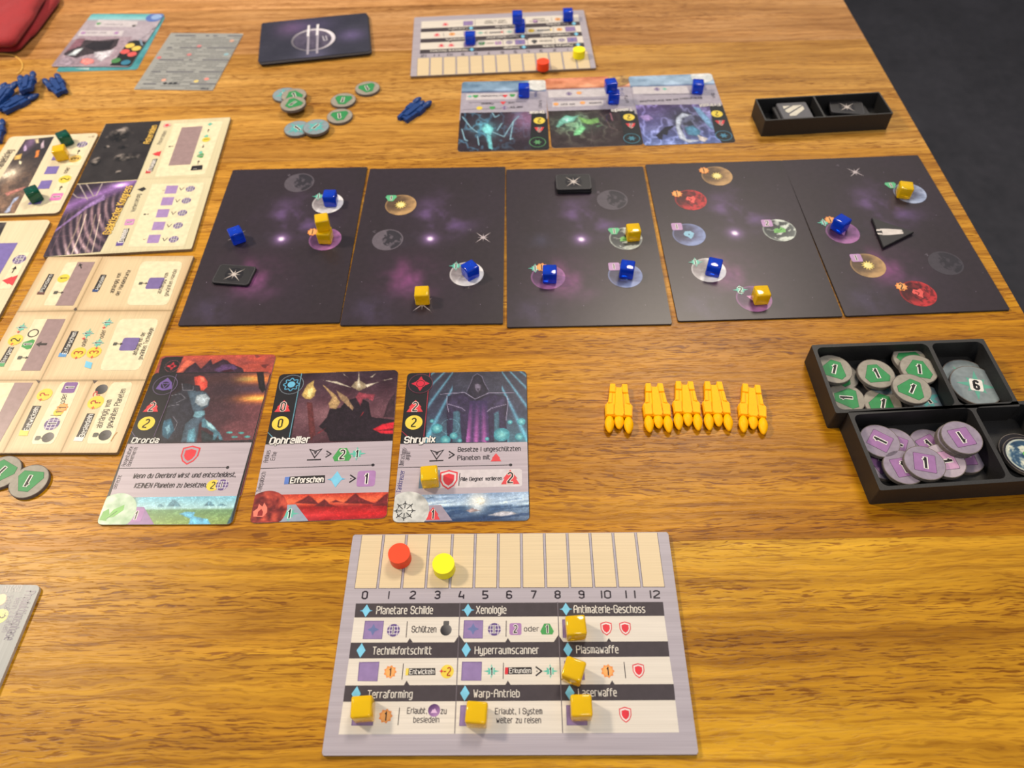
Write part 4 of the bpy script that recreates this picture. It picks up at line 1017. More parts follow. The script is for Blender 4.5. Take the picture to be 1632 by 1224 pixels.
p.poly([(170, 340), (200, 310), (240, 335), (225, 375), (190, 365)], (120, 206, 214), 5); p.poly([(200, 370), (225, 380), (240, 455), (215, 450)], (110, 190, 200), 5); p.done()
B_ = mini_card([(868.5, 124), (1000.4, 121), (1025, 229.8), (879, 238)], 'upside-down card with a green beast on black and orange sky, middle beyond the system cards', None, ((214, 130, 96), (236, 164, 124), (150, 90, 70)), 'Tamedia', None)
def f(U, V):
    n = fbm(U*7, V*6, 13, 4); col = C3((50, 38, 40)) + (n-.5)[..., None]*34
    b = np.clip(blob(U, V, .35, .35, .3, .25, .9)*(n*1.4), 0, 1)[..., None]; col = col*(1-b) + C3((84, 130, 104))*b; r_ = np.clip(1 - np.abs(fbm(U*6, V*4, 92, 3)*2 - 1)*6, 0, 1)*blob(U, V, .4, .45, .4, .4); return col + r_[..., None]*C3((70, 90, 70))
p = art_grid(B_, [(545, 238), (950, 225), (985, 430), (568, 455)], f, 'green beast on black')
for q, cl in (([(590, 330), (610, 290), (650, 262), (690, 270), (720, 262), (690, 300), (640, 310), (605, 335)], (110, 176, 160)), ([(720, 270), (780, 285), (830, 275), (840, 300), (790, 315), (740, 305)], (112, 160, 92)), ([(740, 320), (765, 335), (730, 375), (690, 380), (700, 350)], (120, 196, 140)), ([(630, 280), (665, 278), (655, 300)], (180, 226, 230)), ([(810, 320), (860, 315), (830, 330)], (90, 130, 96))): p.poly(q, cl, 5)
p.line([(840, 250), (880, 290), (900, 330), (940, 345)], .5, (104, 84, 84), 5); p.line([(790, 330), (800, 380), (790, 430)], .5, (84, 74, 74), 5); p.line([(900, 250), (912, 290)], .9, (160, 104, 120), 5); p.done()
Cc = mini_card([(1002, 124), (1135.7, 117), (1169.5, 225.5), (1025.8, 231)], 'upside-down card with a pale blue clawed creature, rightmost beyond the system cards', None, ((150, 178, 206), (170, 196, 222), (80, 100, 140)), 'Frinobi', None)
def f(U, V):
    n = fbm(U*5, V*5, 23, 4); col = mixn((88, 70, 120), (86, 104, 160), V) + (n-.5)[..., None]*70
    b = np.clip(blob(U, V, .62, .4, .25, .35, 1.1), 0, 1)[..., None]; col = col*(1-b) + C3((48, 50, 66))*b; r_ = np.clip(1 - np.abs(fbm(U*6, V*4, 93, 3)*2 - 1)*5, 0, 1); return col + r_[..., None]*C3((60, 64, 80))
p = art_grid(Cc, [(1040, 210), (1465, 200), (1520, 418), (1085, 430)], f, 'pale blue clawed creature')
for q, cl in (([(1262, 330), (1265, 280), (1300, 250), (1350, 262), (1300, 280), (1285, 330), (1320, 395), (1400, 400), (1330, 415), (1280, 390)], (176, 186, 206)), ([(1150, 375), (1200, 330), (1260, 318), (1220, 350), (1215, 375), (1190, 368), (1185, 400), (1168, 395)], (30, 32, 48)),
               ([(1360, 215), (1400, 225), (1460, 290), (1480, 350), (1440, 320), (1400, 270)], (110, 150, 190)), ([(1310, 330), (1360, 320), (1400, 350), (1390, 380), (1330, 370)], (70, 120, 150)), ([(1060, 270), (1110, 262), (1140, 285), (1100, 300)], (150, 130, 190)), ([(1380, 370), (1440, 390), (1420, 410), (1390, 400)], (196, 190, 190))): p.poly(q, cl, 5)
p.done()
def mini_finish(c, col, yel, red, ico, icol, ntxt, na, nb, panelq, rows, cloud=None):
    p = c.pr('value_column', 'black column with coin, red heart-like arrow and round emblem'); p.poly(col, (30, 32, 34), 6)
    coin(p, yel, 4.1, '2', 180, 7); tri(p, red, 3.6, '2', 180, 7); p.ring(ico, 5.6, .5, icol, 7); p.shape(ico, star_pts(6, 1, .5), icol, 8, 0, 3.2); p.done()
    p = c.pr('rules_lettering', 'small upside-down lettering')
    for q in panelq: p.poly(q, (208, 202, 206), 3)
    for a, b in rows['lines']: p.line([a, b], .35, (90, 84, 94), 4)
    for t, a, b, cl in rows['text']: p.text(t, a, b, col=cl, lv=5, w=.4, hm=2.2)
    for k, ctr in rows['ico']: {'h': hexg, 's': sq, 'g': gear, 't': tri, 'c': lambda p, c, k, n, r, l: coin(p, c, k, None, 0, l), 'q': teal, 'w': globe}[k](p, ctr, 2.2, None, 180, 5)
    p.text(ntxt, na, nb, col=WHITE, lv=9, w=.55, hm=3.2, out=(20, 18, 22), ow=.25)
    if cloud: p.radial(cloud[0], 8.5, lambda x, y: mixn(cloud[1], cloud[2], fbm(x*3, y*3, 4, 3)*1.6 - .3), 5, 8, 28)
    p.done()
tx = (70, 64, 74)
mini_finish(A_, [(452, 258), (535, 255), (552, 455), (470, 460), (448, 400)], (497, 297), (498, 348), (490, 418), (90, 150, 100), 'Brolak', (520, 242), (438, 246), [[(78, 140), (365, 138), (368, 172), (76, 175)]],
            dict(lines=[((95, 190), (395, 188)), ((60, 230), (395, 222))], text=[('Zu-Verbinden', (290, 148), (160, 150), tx), ('Planeten', (232, 192), (165, 193), tx), ('und', (350, 190), (320, 190), tx), ('oder Eis', (400, 213), (330, 215), tx), ('Ulark', (508, 225), (508, 180), tx), ('mmo', (480, 160), (480, 130), (80, 84, 150))], ico=[('t', (298, 155)), ('h', (340, 152)), ('h', (130, 155)), ('q', (98, 155)), ('t', (288, 194)), ('c', (155, 222)), ('h', (228, 222)), ('w', (297, 222))]), ((487, 90), (200, 202, 200), (240, 242, 240)))
mini_finish(B_, [(948, 236), (1030, 232), (1078, 425), (990, 432)], (1002, 272), (1014, 320), (1018, 392), (70, 130, 150), 'Tamedia', (1018, 222), (905, 230), [[(545, 118), (868, 112), (875, 155), (550, 160)], [(570, 185), (860, 175), (862, 205), (572, 215)]],
            dict(lines=[((580, 172), (880, 168))], text=[('wunderbar', (850, 186), (780, 188), tx), ('sehr stark', (700, 194), (620, 196), tx), ('Orla', (975, 150), (968, 110), (80, 84, 150)), ('urfa', (1000, 190), (992, 150), tx)], ico=[('w', (668, 138)), ('g', (725, 134)), ('g', (745, 190)), ('g', (592, 198))]), ((945, 62), (110, 84, 60), (230, 186, 110)))
mini_finish(Cc, [(1455, 208), (1530, 205), (1592, 408), (1515, 412), (1480, 370)], (1496, 255), (1515, 305), (1528, 375), (70, 130, 160), 'Frinobi', (1512, 196), (1400, 205), [[(1025, 108), (1330, 100), (1345, 140), (1030, 148)]],
            dict(lines=[((1085, 153), (1385, 143))], text=[('Erkunden', (1412, 162), (1290, 168), (30, 28, 34)), ('aus dem Sternensystem', (1280, 172), (1065, 186), tx), ('ung', (1490, 165), (1482, 140), tx), ('mm', (1445, 120), (1440, 95), (80, 84, 150))], ico=[('w', (1162, 120)), ('q', (1205, 118))]), ((1420, 45), (196, 204, 206), (244, 246, 246)))

# ================================================================== cream action boards at the left
CREAM = (222, 206, 168); PALE = (240, 228, 192); MAUVE = (162, 138, 138)
# ---- upper board: two panels with space pictures
K = Card('action_board', [(167.6, 197.5), (368.6, 187), (302.7, 396.5), (71, 409.3)], 90.5, 141, .0019, 'cream action board with dark space pictures and yellow titles, upper one of the two', 'game board', 'cream action boards at the left', .8, mat=M_BOARDEDGE)
K.frame(0, 180, 4.295)
K.face(lambda U, V: streaks(U, V, (216, 204, 166), 6, 60, 3), 40, 60, .8, mat=M_BRUSHV)
for q in ([(1108, 54), (1578, 34), (1456, 438), (945, 458)], [(940, 466), (1450, 452), (1300, 928), (690, 950)]):
    p = K.pr('board_panel', mat=M_BRUSHV); p.raster(q, 16, 16, lambda U, V: streaks(U, V, (220, 210, 172), 7, 30, 3), 2); p.done()
p = K.pr('artwork', 'grey asteroids drifting on black')
def f(U, V):
    n = fbm(U*4 + 9, V*7 + 3, 51, 4); m = fbm(U*8, V*12, 52, 4)
    col = C3((50, 46, 46)) + (n-.5)[..., None]*24
    for cx, cy, rx, ry, k in ((.35, .22, .2, .13, 1), (.62, .62, .2, .07, 1), (.15, .66, .1, .07, 1.2), (.5, .44, .1, .04, .9), (.62, .86, .05, .03, .8), (.78, .36, .06, .04, .8), (.2, .42, .06, .03, .8), (.83, .62, .05, .04, .7)):
        d = ((U-cx)/rx)**2 + ((V-cy)/ry)**2; rock = np.clip(1.2 - d + (m-.5)*1.6, 0, 1); lit = np.clip(.35 - ((V-cy)/ry)*.5 + (m-.5)*2.2, 0.05, 1)
        col = col*(1 - rock[..., None]*k*.9) + (rock*lit)[..., None]*k*C3((170, 158, 150))
    return col
p.raster([(722, 76), (1105, 52), (940, 463), (528, 492)], 110, 120, f, 3); p.done()
p = K.pr('artwork', 'violet galactic station interior')
def f(U, V):
    n = fbm(U*5, V*7, 61, 4); col = C3((54, 44, 58)) + (n-.5)[..., None]*26
    k = np.clip(1 - np.abs((V + U*.35) - .33) * 6, 0, 1); col = col + k[..., None]*C3((96, 66, 120))
    arc_ = np.abs(np.sin((np.hypot(U - 1.3, (V-.1)*1.1)) * 30)) ** 3; am = np.clip((V + U*.35 - .40)*5, 0, 1)*np.clip(1.4 - np.abs(U-.55)*2.4, 0, 1)
    col = col + (arc_*am)[..., None]*C3((106, 86, 80)); bl = blob(U, V, .5, .98, .2, .12, 1); col = col + (bl*arc_)[..., None]*C3((90, 90, 90))
    b2 = blob(U, V, .76, .06, .12, .03, 1); return col + b2[..., None]*C3((140, 120, 170))
p.paint([(525, 498), (938, 468), (690, 950), (305, 985)], 130, 150, f, 3, .35, .3)
for q in ([(500, 560), (530, 585), (600, 590), (660, 570), (700, 490)], [(545, 500), (600, 600)], [(590, 490), (640, 575)]): p.line(q, .8, (176, 164, 160), 5)
p.poly([(345, 835), (620, 620), (720, 560), (720, 600), (600, 660), (340, 850)], (146, 116, 172), 4)
p.line([(330, 855), (760, 820)], .35, (120, 90, 100), 5); p.line([(470, 690), (350, 975)], .35, (120, 90, 100), 5)
for i in range(6): p.line([(560 + 32*i, 700), (520 + 36*i, 820), (455 + 44*i, 965)], .9 - .08*i, ((150, 132, 120), (214, 196, 180), (120, 96, 110))[i % 3], 5)
p.done()
p = K.pr('board_title', 'yellow titles running up the pictures')
YE = (244, 200, 96)
p.text('Galaktischer Kongress', (757, 832), (905, 508), col=YE, lv=8, w=.42, hm=4.8, out=(40, 30, 20), ow=.12); p.done(); p = K.pr('board_title')
p.text('Asteroiden', (1022, 215), (1076, 90), col=YE, lv=8, w=.42, hm=4.2, out=(40, 30, 20), ow=.12); p.done()
p = K.pr('inset_panels', 'pale insets with mauve space and violet squares')
p.poly([(1192, 76), (1520, 58), (1528, 66), (1400, 420), (1388, 428), (1065, 446), (1060, 436)], PALE, 4); p.poly([(1040, 495), (1385, 485), (1392, 494), (1255, 900), (1240, 912), (872, 918)], PALE, 4)
p.poly([(1245, 103), (1390, 93), (1300, 360), (1150, 368)], MAUVE, 5)
for x, y in ((1168, 533), (1140, 612), (1108, 693), (1080, 778), (1047, 865)): p.poly([(x-30, y-27), (x+50, y-29), (x+32, y+26), (x-47, y+28)], (170, 142, 196), 5)
p.done()
p = K.pr('symbols', 'small printed symbols and banners')
for x, y in ((1298, 527), (1270, 607), (1242, 690), (1212, 775), (1182, 867)): globe(p, (x, y), 3.0, 'I', 90, 5); angle(p, (x-60, y+1), [(-.9, .9), (.9, 0), (-.9, -.9)], .5, (90, 84, 80), 5, 270, 1.6)
shield(p, (1145, 88), 2.6, 90, 5); tri(p, (1072, 286), 3.2, None, 90, 5); p.text('Asteroiden', (1098, 220), (1142, 128), col=(90, 80, 84), lv=5, w=.3, hm=2.6)
p.poly([(1045, 325), (1078, 320), (1040, 408), (1008, 412)], (44, 40, 42), 5); p.poly([(1000, 402), (1032, 400), (1026, 420), (992, 422)], (206, 60, 66), 6); p.text('Erkunden', (1034, 405), (1068, 328), col=WHITE, lv=6, w=.5, hm=2.6)
teal(p, (1440, 80), 2.6, None, 90, 5); arrow_tip(p, (1427, 125), 2.0, 0, 5); teal(p, (1413, 165), 2.6, None, 90, 5); coin(p, (1411, 188), 2.9, '1', 90, 6); arrow_tip(p, (1390, 235), 2.0, 180, 5); teal(p, (1372, 277), 2.4, None, 90, 5); hexg(p, (1369, 300), 2.6, '1', 90, 6); arrow_tip(p, (1355, 345), 2.2, 0, 5)
p.poly([(1312, 370), (1385, 364), (1380, 396), (1300, 402)], (44, 40, 42), 5); p.text('I', (1345, 390), (1352, 372), col=WHITE, lv=6, w=.4, hm=2.4)
cubeslot(p, (1160, 236), 90, .55, 6); cubeslot(p, (988, 700), 90, .55, 6)
p.shape((968, 530), [(0, 1), (.8, -.3), (0, -1), (-.8, -.3)], (56, 52, 52), 5, 90, 3); p.text('Verbesserung', (922, 680), (962, 562), col=(84, 78, 80), lv=5, w=.3, hm=2.8); sq(p, (886, 752), 2.9, 'I', 90, 5, (214, 150, 200))
p.poly([(848, 798), (886, 794), (852, 884), (815, 888)], (44, 40, 42), 5); p.poly([(800, 885), (850, 882), (838, 908), (792, 912)], (104, 84, 160), 6); p.text('Ernennen', (842, 888), (876, 800), col=WHITE, lv=6, w=.5, hm=3.0)
for x, y in ((1115, 538), (985, 868)): angle(p, (x, y), [(-.8, .6), (0, -.4), (.8, .6)], .3, (120, 110, 100), 5, 0, 1)
p.done()

# ---- lower board: grid of action panels
G = Card('action_board', [(75, 409.4), (308.8, 408), (185.9, 722.6), (-97, 722)], 90.5, 141.5, .0019, 'cream action board divided into framed action panels, lower one of the two', 'game board', 'cream action boards at the left', .8, mat=M_BOARDEDGE)
G.frame(0, 380, 3.4)
G.face(lambda U, V: streaks(U, V, (170, 146, 104), 3, 60, 3), 10, 14, .8, mat=M_BRUSHV)
def cell(q, tint=(224, 202, 160)):
    p = G.pr('action_panel', mat=M_BRUSHV)
    def f(U, V):
        e = np.minimum(np.minimum(U, 1-U)*1.0, np.minimum(V, 1-V)*1.4); k = np.clip(e/.12, 0, 1)
        return mixn((200, 166, 124), tint, .35 + .65*k) + (fbm(U*30, V*3, 7, 3)-.5)[..., None]*10
    p.raster(q, 28, 28, f, 2); p.done()
def edge(y):  # left edge of the board in crop px
    return 255 - (y - 100) * (585 + 0) / 1063
cell([(256, 101), (552, 98), (407, 390), (97, 395)]); cell([(557, 98), (1047, 96), (928, 392), (414, 391)])
cell([(90, 402), (402, 400), (219, 768), (-112, 768)]); cell([(410, 400), (926, 399), (785, 769), (226, 769)])
cell([(-114, 776), (213, 776), (18, 1160), (-326, 1160)]); cell([(221, 779), (502, 779), (326, 1161), (26, 1160)]); cell([(508, 779), (783, 778), (632, 1162), (334, 1162)])
p = G.pr('inset_panels', 'pale and mauve insets')
def rq(q, col, lv=4, r=.1):
    Q = [np.array(a, float) for a in q]; out = []
    for i in range(4):
        a, b, c = Q[i-1], Q[i], Q[(i+1) % 4]
        out += [tuple(b + (a-b)*r), tuple(b + (a-b)*r*.3 + (c-b)*r*.3), tuple(b + (c-b)*r)]
    p.poly(out, col, lv)
rq([(358, 130), (420, 128), (300, 366), (232, 366)], PALE); p.poly([(420, 128), (513, 128), (395, 367), (298, 367)], MAUVE, 5)
rq([(765, 125), (992, 127), (906, 366), (680, 366)], PALE)
p.poly([(186, 441), (255, 440), (113, 720), (43, 720)], PALE, 4); p.poly([(255, 440), (354, 440), (218, 720), (113, 720)], MAUVE, 5)
rq([(645, 440), (862, 440), (752, 720), (535, 720)], PALE)
rq([(-20, 785), (110, 785), (-90, 1112), (-200, 1112)], PALE); p.poly([(82, 785), (182, 785), (0, 1112), (-80, 1112)], MAUVE, 5)
rq([(328, 783), (440, 783), (292, 1116), (165, 1116)], PALE, 4, .12); rq([(602, 785), (722, 785), (600, 1116), (462, 1116)], PALE, 4, .12)
for q in ([(395, 388), (410, 375), (417, 390), (405, 396)], [(195, 770), (220, 775), (210, 790)], [(500, 772), (530, 775), (508, 792)]): p.poly(q, (96, 82, 74), 3)
p.done()
p = G.pr('lettering', 'German action names on small black banners')
def ban(q, stub, sc, t, a, b, hm=2.0):
    p.poly(q, (54, 50, 50), 5); p.poly(stub, sc, 6); p.text(t, a, b, col=(238, 236, 228), lv=7, w=.42, hm=hm)
ban([(262, 193), (292, 195), (238, 298), (206, 296)], [(203, 290), (242, 293), (236, 307), (197, 306)], (112, 78, 72), 'Plündern', (232, 292), (282, 200))
ban([(545, 198), (576, 199), (534, 285), (502, 283)], [(500, 278), (533, 280), (526, 293), (496, 292)], (52, 76, 130), 'Handeln', (533, 280), (568, 206))
ban([(48, 590), (79, 591), (30, 682), (-6, 681)], [(-12, 676), (30, 678), (22, 698), (-20, 697)], (90, 170, 110), 'Bergen', (24, 678), (72, 594))
ban([(386, 506), (426, 507), (368, 630), (326, 628)], [(322, 625), (364, 627), (355, 647), (314, 646)], (100, 160, 216), 'Erforschen', (360, 630), (414, 512), 2.3)
ban([(180, 910), (226, 911), (160, 1046), (118, 1043)], [(114, 1040), (160, 1044), (152, 1072), (104, 1070)], (240, 214, 100), 'Entwickeln', (160, 1042), (214, 918), 2.5)
ban([(472, 952), (514, 954), (458, 1082), (412, 1080)], [(408, 1078), (455, 1082), (446, 1102), (398, 1100)], (236, 232, 226), 'Besiedeln', (455, 1080), (504, 958), 2.5)
TD = (66, 60, 58)
for t, a, b, h_ in (('abhängig von', (612, 298), (655, 190), 2.3), ('der Handelskarte', (640, 312), (706, 175), 2.3), ('abhängig vom', (868, 302), (912, 190), 2.3), ('gewählten Handel', (905, 316), (958, 172), 2.3),
                   ('abhängig von der', (735, 638), (786, 515), 2.3), ('gewählten Technologie', (765, 662), (830, 490), 2.3), ('abhängig vom', (548, 1030), (605, 880), 2.9), ('gewählten Planeten', (600, 1030), (680, 822), 2.9),
                   ('oder', (458, 588), (474, 546), 2.3), ('oder', (556, 545), (572, 500), 2.3), ('oder', (350, 895), (364, 845), 2.6)):
    p.text(t, a, b, col=TD, lv=6, w=.34, hm=h_)
p.done()
p = G.pr('symbols', 'small printed symbols')
coin(p, (342, 218), 3.5, '1', 90, 6); coin(p, (84, 553), 4.0, '2', 90, 6); coin(p, (424, 625), 4.0, '3', 90, 6, True); coin(p, (508, 622), 4.0, '3', 90, 6, True); coin(p, (243, 850), 4.0, '?', 90, 6, True); coin(p, (518, 893), 4.2, '?', 90, 6, True)
teal(p, (118, 487), 3.6, '1', 90, 6); teal(p, (476, 520), 3.6, '1', 90, 6); teal(p, (530, 572), 3.6, '1', 90, 6); teal(p, (582, 462), 3.6, '1', 90, 6)
for x, y in ((100, 510), (66, 575), (412, 652), (452, 547), (497, 648), (562, 488), (522, 600), (222, 877), (503, 922)): dot(p, (x, y), 1.0, (216, 74, 70), 7, True)
techmark(p, (478, 690), 3.6, False, 40, 6); hexg(p, (150, 578), 3.6, '1', 90, 6); p.ring((180, 517), 2.7, .7, TD, 6)
cubeslot(p, (300, 296), 90, .95, 6); cubeslot(p, (108, 650), 90, .95, 6); cubeslot(p, (207, 1084), 90, 1.0, 7); cubeslot(p, (517, 1068), 90, 1.0, 7)
arrow_tip(p, (434, 150), 2.6, 30, 7, (64, 58, 56)); p.shape((225, 577), [(-3.2, 0), (-.5, 2), (-.5, .8), (3, .8), (3, -.8), (-.5, -.8), (-.5, -2)], (64, 58, 56), 7)
for x, y in ((838, 246), (700, 578)):
    psq(p, (x, y), 9.4, (128, 112, 168))
cubeslot(p, (760, 247), 90, .85, 7); cubeslot(p, (622, 577), 90, .85, 7)
globe(p, (283, 1008), 3.9, '1', 90, 6); coin(p, (318, 945), 2.6, '1', 90, 6); gear(p, (338, 922), 3.2, '1', 90, 7); sq(p, (377, 813), 3.6, '1', 90, 6, (136, 100, 160)); p.line([(275, 962), (330, 964)], .3, TD, 6)
darkorb(p, (262, 1080), 3.0, 6); darkorb(p, (568, 1070), 3.2, 6); darkorb(p, (549, 822), 3.2, 6); p.text('?', (535, 862), (548, 838), col=(214, 84, 80), lv=6, w=.4, hm=3.6)
p.line([(600, 1100), (618, 1070), (632, 1055)], .5, (200, 150, 90), 6)
p.done()

# ---- trade card with crystals
Hd = Card('trade_card', None, 63.5, 88, .0018, 'cream trade card with green and yellow cubes on it, at the left edge', 'game card', 'cream trade cards at the left edge', 3.2, mat=M_BOARDEDGE, rigid=((157.5, 212.0), (91.5, 343.0)))
Hd.frame(0, 200, 8.16)
Hd.face(lambda U, V: streaks(U, V, (230, 216, 182), 6, 60, 3), 24, 34, 3.2, mat=M_BRUSHV)
p = Hd.pr('artwork', 'space ships above a battered trading port')
def f(U, V):
    n = fbm(U*5, V*5, 71, 4); m = fbm(U*3 + V*8, V*10 - U*5, 72, 4); col = mixn((52, 48, 50), (150, 118, 96), np.clip(V*1.6 - .35, 0, 1)*m*1.6)
    b = np.clip(blob(U, V, .15, .48, .3, .1)*n*2, 0, 1)[..., None]; col = col*(1-b) + C3((238, 220, 196))*b
    b = np.clip(blob(U, V, .25, .05, .2, .12), 0, 1)[..., None]; col = col*(1-b) + C3((120, 96, 130))*b
    return col
p.paint([(330, 185), (705, 145), (190, 1140), (-300, 1160)], 120, 130, f, 3, .3)
for q, cl in (([(330, 250), (350, 290), (345, 330), (310, 335), (305, 300)], (206, 180, 220)), ([(470, 330), (520, 320), (500, 410), (450, 420)], (222, 130, 60)), ([(190, 400), (290, 365), (270, 440), (180, 450)], (206, 170, 96)), ([(450, 180), (500, 170), (510, 230), (470, 235)], (220, 200, 160)), ([(530, 250), (570, 190), (575, 290), (530, 300)], (196, 176, 190)), ([(50, 1135), (130, 1040), (180, 950), (250, 920), (230, 960), (160, 1020), (130, 1120), (90, 1140)], (170, 180, 210)), ([(0, 650), (200, 560), (230, 620), (60, 690)], (228, 214, 190)), ([(250, 455), (290, 470), (270, 510), (250, 500)], (250, 240, 200)), ([(60, 880), (340, 790), (330, 820), (90, 920)], (180, 120, 110))): p.poly(q, cl, 5)
p.done()
p = Hd.pr('symbols', 'violet squares, white insets and reward symbols')
for q in ([(620, 535), (775, 530), (730, 630), (570, 635)], [(540, 720), (685, 712), (640, 822), (480, 830)], [(700, 390), (830, 385), (790, 450), (665, 455)], [(400, 985), (560, 970), (530, 1020), (360, 1030)]):
    p.poly(q, (126, 112, 180), 5)
p.poly([(1000, 205), (1180, 195), (1040, 520), (840, 530)], PALE, 4); p.poly([(790, 650), (950, 640), (790, 1020), (620, 1030)], PALE, 4)
globe(p, (1072, 248), 3.6, '1', 90, 5); arrow_tip(p, (1022, 345), 2.6, 0, 5); coin(p, (978, 435), 4.2, '3', 90, 5, False, (246, 204, 110)); p.text('oder', (870, 620), (915, 545), col=(84, 78, 74), lv=5, w=.35, hm=2.8)
coin(p, (845, 700), 4.2, '2', 90, 5); arrow_tip(p, (790, 815), 2.6, 0, 5); sq(p, (735, 930), 3.8, '1', 90, 5, (222, 130, 190)); p.text('Handelskrieg', (20, 560), (175, 320), col=(96, 86, 78), lv=5, w=.4, hm=5)
p.text('46', (1150, 160), (1225, 150), col=(120, 112, 110), lv=5, w=.3, hm=1.8); p.done()

# ---- second trade card, half out of the frame
H2 = Card('trade_card', None, 63.5, 88, .0018, 'cream trade card with a large violet square, cut off by the left edge', 'game card', 'cream trade cards at the left edge', 3.2, mat=M_BOARDEDGE, rigid=((81.5, 350.4), (0, 501)))
H2.frame(0, 340, 5.567)
H2.face(lambda U, V: streaks(U, V, (224, 212, 176), 6, 60, 3), 24, 34, 3.2, mat=M_BRUSHV)
p = H2.pr('artwork', 'strip of dark space picture'); p.raster([(-200, 90), (60, 80), (-60, 330), (-330, 330)], 20, 20, lambda U, V: mixn((50, 46, 50), (120, 110, 104), fbm(U*5, V*5, 5, 4)*1.6-.5), 3); p.done()
p = H2.pr('symbols', 'violet square and white inset with small symbols')
p.poly([(-60, 268), (160, 262), (0, 540), (-220, 540)], (126, 112, 180), 4); p.poly([(175, 352), (266, 348), (90, 670), (-20, 676)], PALE, 4)
globe(p, (173, 410), 4.0, '1', 90, 5); arrow_tip(p, (125, 500), 3.0, 0, 5); tri(p, (85, 596), 4.4, None, 90, 5); p.done()

# ================================================================== help sheets
PH = Card('reference_card', None, 63.5, 88, .0016, 'silver reference card with upright dark lettering, cut off by the left edge of the photo', 'game card', None, 2.6, mat=M_CARDEDGE, rigid=((65.5, 932.5), (-1, 1091)))
PH.frame(0, 920, 6.44)
PH.face(lambda U, V: streaks(U, V, (164, 168, 168), 8, 70, 2.5), 60, 30, 2.6, mat=M_BRUSHV)
p = PH.pr('lettering', 'blue grey lettering running down the card')
BL = (84, 84, 112)
p.text('Produktionsphase', (270, 142), (45, 640), col=BL, lv=3, w=.5, hm=4.0); p.text('Wenn 2 Karten', (165, 210), (20, 560), col=(110, 110, 132), lv=3, w=.3, hm=2.6); p.text('Erhaltet', (70, 200), (20, 420), col=(110, 110, 132), lv=3, w=.3, hm=2.6)
p.text('INTRO', (20, 160), (210, 150), col=(150, 150, 156), lv=3, w=.3, hm=3); coin(p, (6, 400), 3.2, '2', -90, 3, False, (226, 232, 120)); p.disc((8, 232), 2.6, (240, 186, 150), 3); p.done()
GR = Card('reference_card', [(273, 53), (388, 53.4), (338, 143.4), (213, 142)], 61.8, 84.8, .0006, 'grey reference card covered in tiny rows of text, beside the dark card deck', 'game card', None, .8, mat=M_CARDEDGE)
GR.frame(200, 40, 8.16)
GR.face(lambda U, V: streaks(U, V, (158, 160, 157), 7, 2, 60), 30, 40, .8, mat=M_BRUSH)
p = GR.pr('lettering', 'tiny dark upside-down text rows'); rr = random.Random(9)
for i, y in enumerate(range(140, 830, 26)):
    x0 = 640 - (y - 110) * .68; L_ = 960; k = 0
    while k < L_ - 60:
        w_ = rr.choice((30, 50, 80, 110)); 
        if rr.random() < .72: p.line([(x0 + 40 + k, y), (x0 + 40 + k + w_, y)], 1.0 if i % 6 else 1.7, (120, 122, 122) if i % 6 else (104, 104, 112), 3)
        k += w_ + 16
for x, y, cl in ((960, 275, (206, 130, 130)), (830, 385, (206, 130, 130)), (440, 425, (214, 120, 120)), (1050, 700, (236, 150, 140)), (915, 730, (232, 210, 130)), (495, 715, (230, 170, 150)), (1385, 205, (220, 170, 150)), (1310, 380, (150, 190, 200))): dot(p, (x, y), 1.9, cl, 4)
for x in (512, 580, 640): dot(p, (x, 758), 1.6, (60, 62, 64), 4)
p.text('Ende', (1075, 815), (980, 812), col=(70, 72, 84), lv=4, w=.5, hm=2.4); p.done()

# ================================================================== loose stack of two cards at the far left
T2 = Card('character_card', [(157, 33), (258.5, 24), (211.5, 111), (88, 113.5)], 64.5, 85, t_, 'card with a teal edge, peeking out under the ringed bull-horned card at the far left', 'game card', 'two stacked cards at the far left', 2.6)
T2.frame(0, 0, 4.08); T2.face(lambda U, V: mixn((40, 120, 130), (120, 190, 200), fbm(U*6, V*8, 5, 3)), 24, 32, 2.6)
p = T2.pr('artwork', 'teal shore at the card edge'); p.poly([(380, 440), (560, 432), (560, 462), (375, 462)], (70, 150, 156), 2); p.poly([(470, 440), (560, 436), (555, 450)], (190, 214, 216), 3); p.done()
T1 = Card('character_card', [(148, 24.5), (261.5, 19.5), (209, 109.5), (78, 103.5)], 64.5, 85, t_, 'card with a dark winged creature and coloured value coins, on top at the far left', 'game card', 'two stacked cards at the far left', 2.6, zb=t_ + .0003)
T1.frame(0, 0, 4.08); T1.face(lambda U, V: grad(V, [(0, (86, 170, 176)), (.10, (150, 206, 214)), (.14, (178, 168, 180)), (.5, (178, 168, 180)), (.52, (150, 132, 144)), (1, (156, 140, 152))]) + ((fbm(U*6, V*10, 5, 4)-.5)*30)[..., None], 40, 60, 2.6)
p = T1.pr('artwork', 'dark winged creature with metal claws')
p.paint([(520, 228), (860, 228), (700, 440), (330, 425)], 100, 70, lambda U, V: C3((158, 140, 152)) + ((fbm(U*6, V*6, 9, 4)-.5)*50)[..., None], 2, .3)
p.poly([(400, 340), (470, 300), (550, 250), (640, 255), (770, 240), (750, 290), (690, 330), (600, 340), (540, 350), (480, 370)], (56, 48, 52), 3); p.poly([(540, 290), (600, 262), (700, 262), (740, 250), (700, 310), (600, 320)], (36, 32, 36), 4)
p.poly([(430, 350), (490, 310), (540, 300), (480, 350)], (196, 206, 214), 5); p.poly([(430, 250), (555, 240), (520, 290), (440, 320), (390, 345)], (120, 84, 96), 4); p.poly([(600, 330), (690, 320), (740, 310), (700, 360), (640, 400), (600, 360)], (190, 186, 196), 4)
p.poly([(500, 400), (520, 375), (560, 372), (600, 385), (590, 410), (540, 420)], (232, 130, 124), 5); p.poly([(330, 410), (430, 350), (470, 400), (430, 420)], (150, 136, 150), 4)
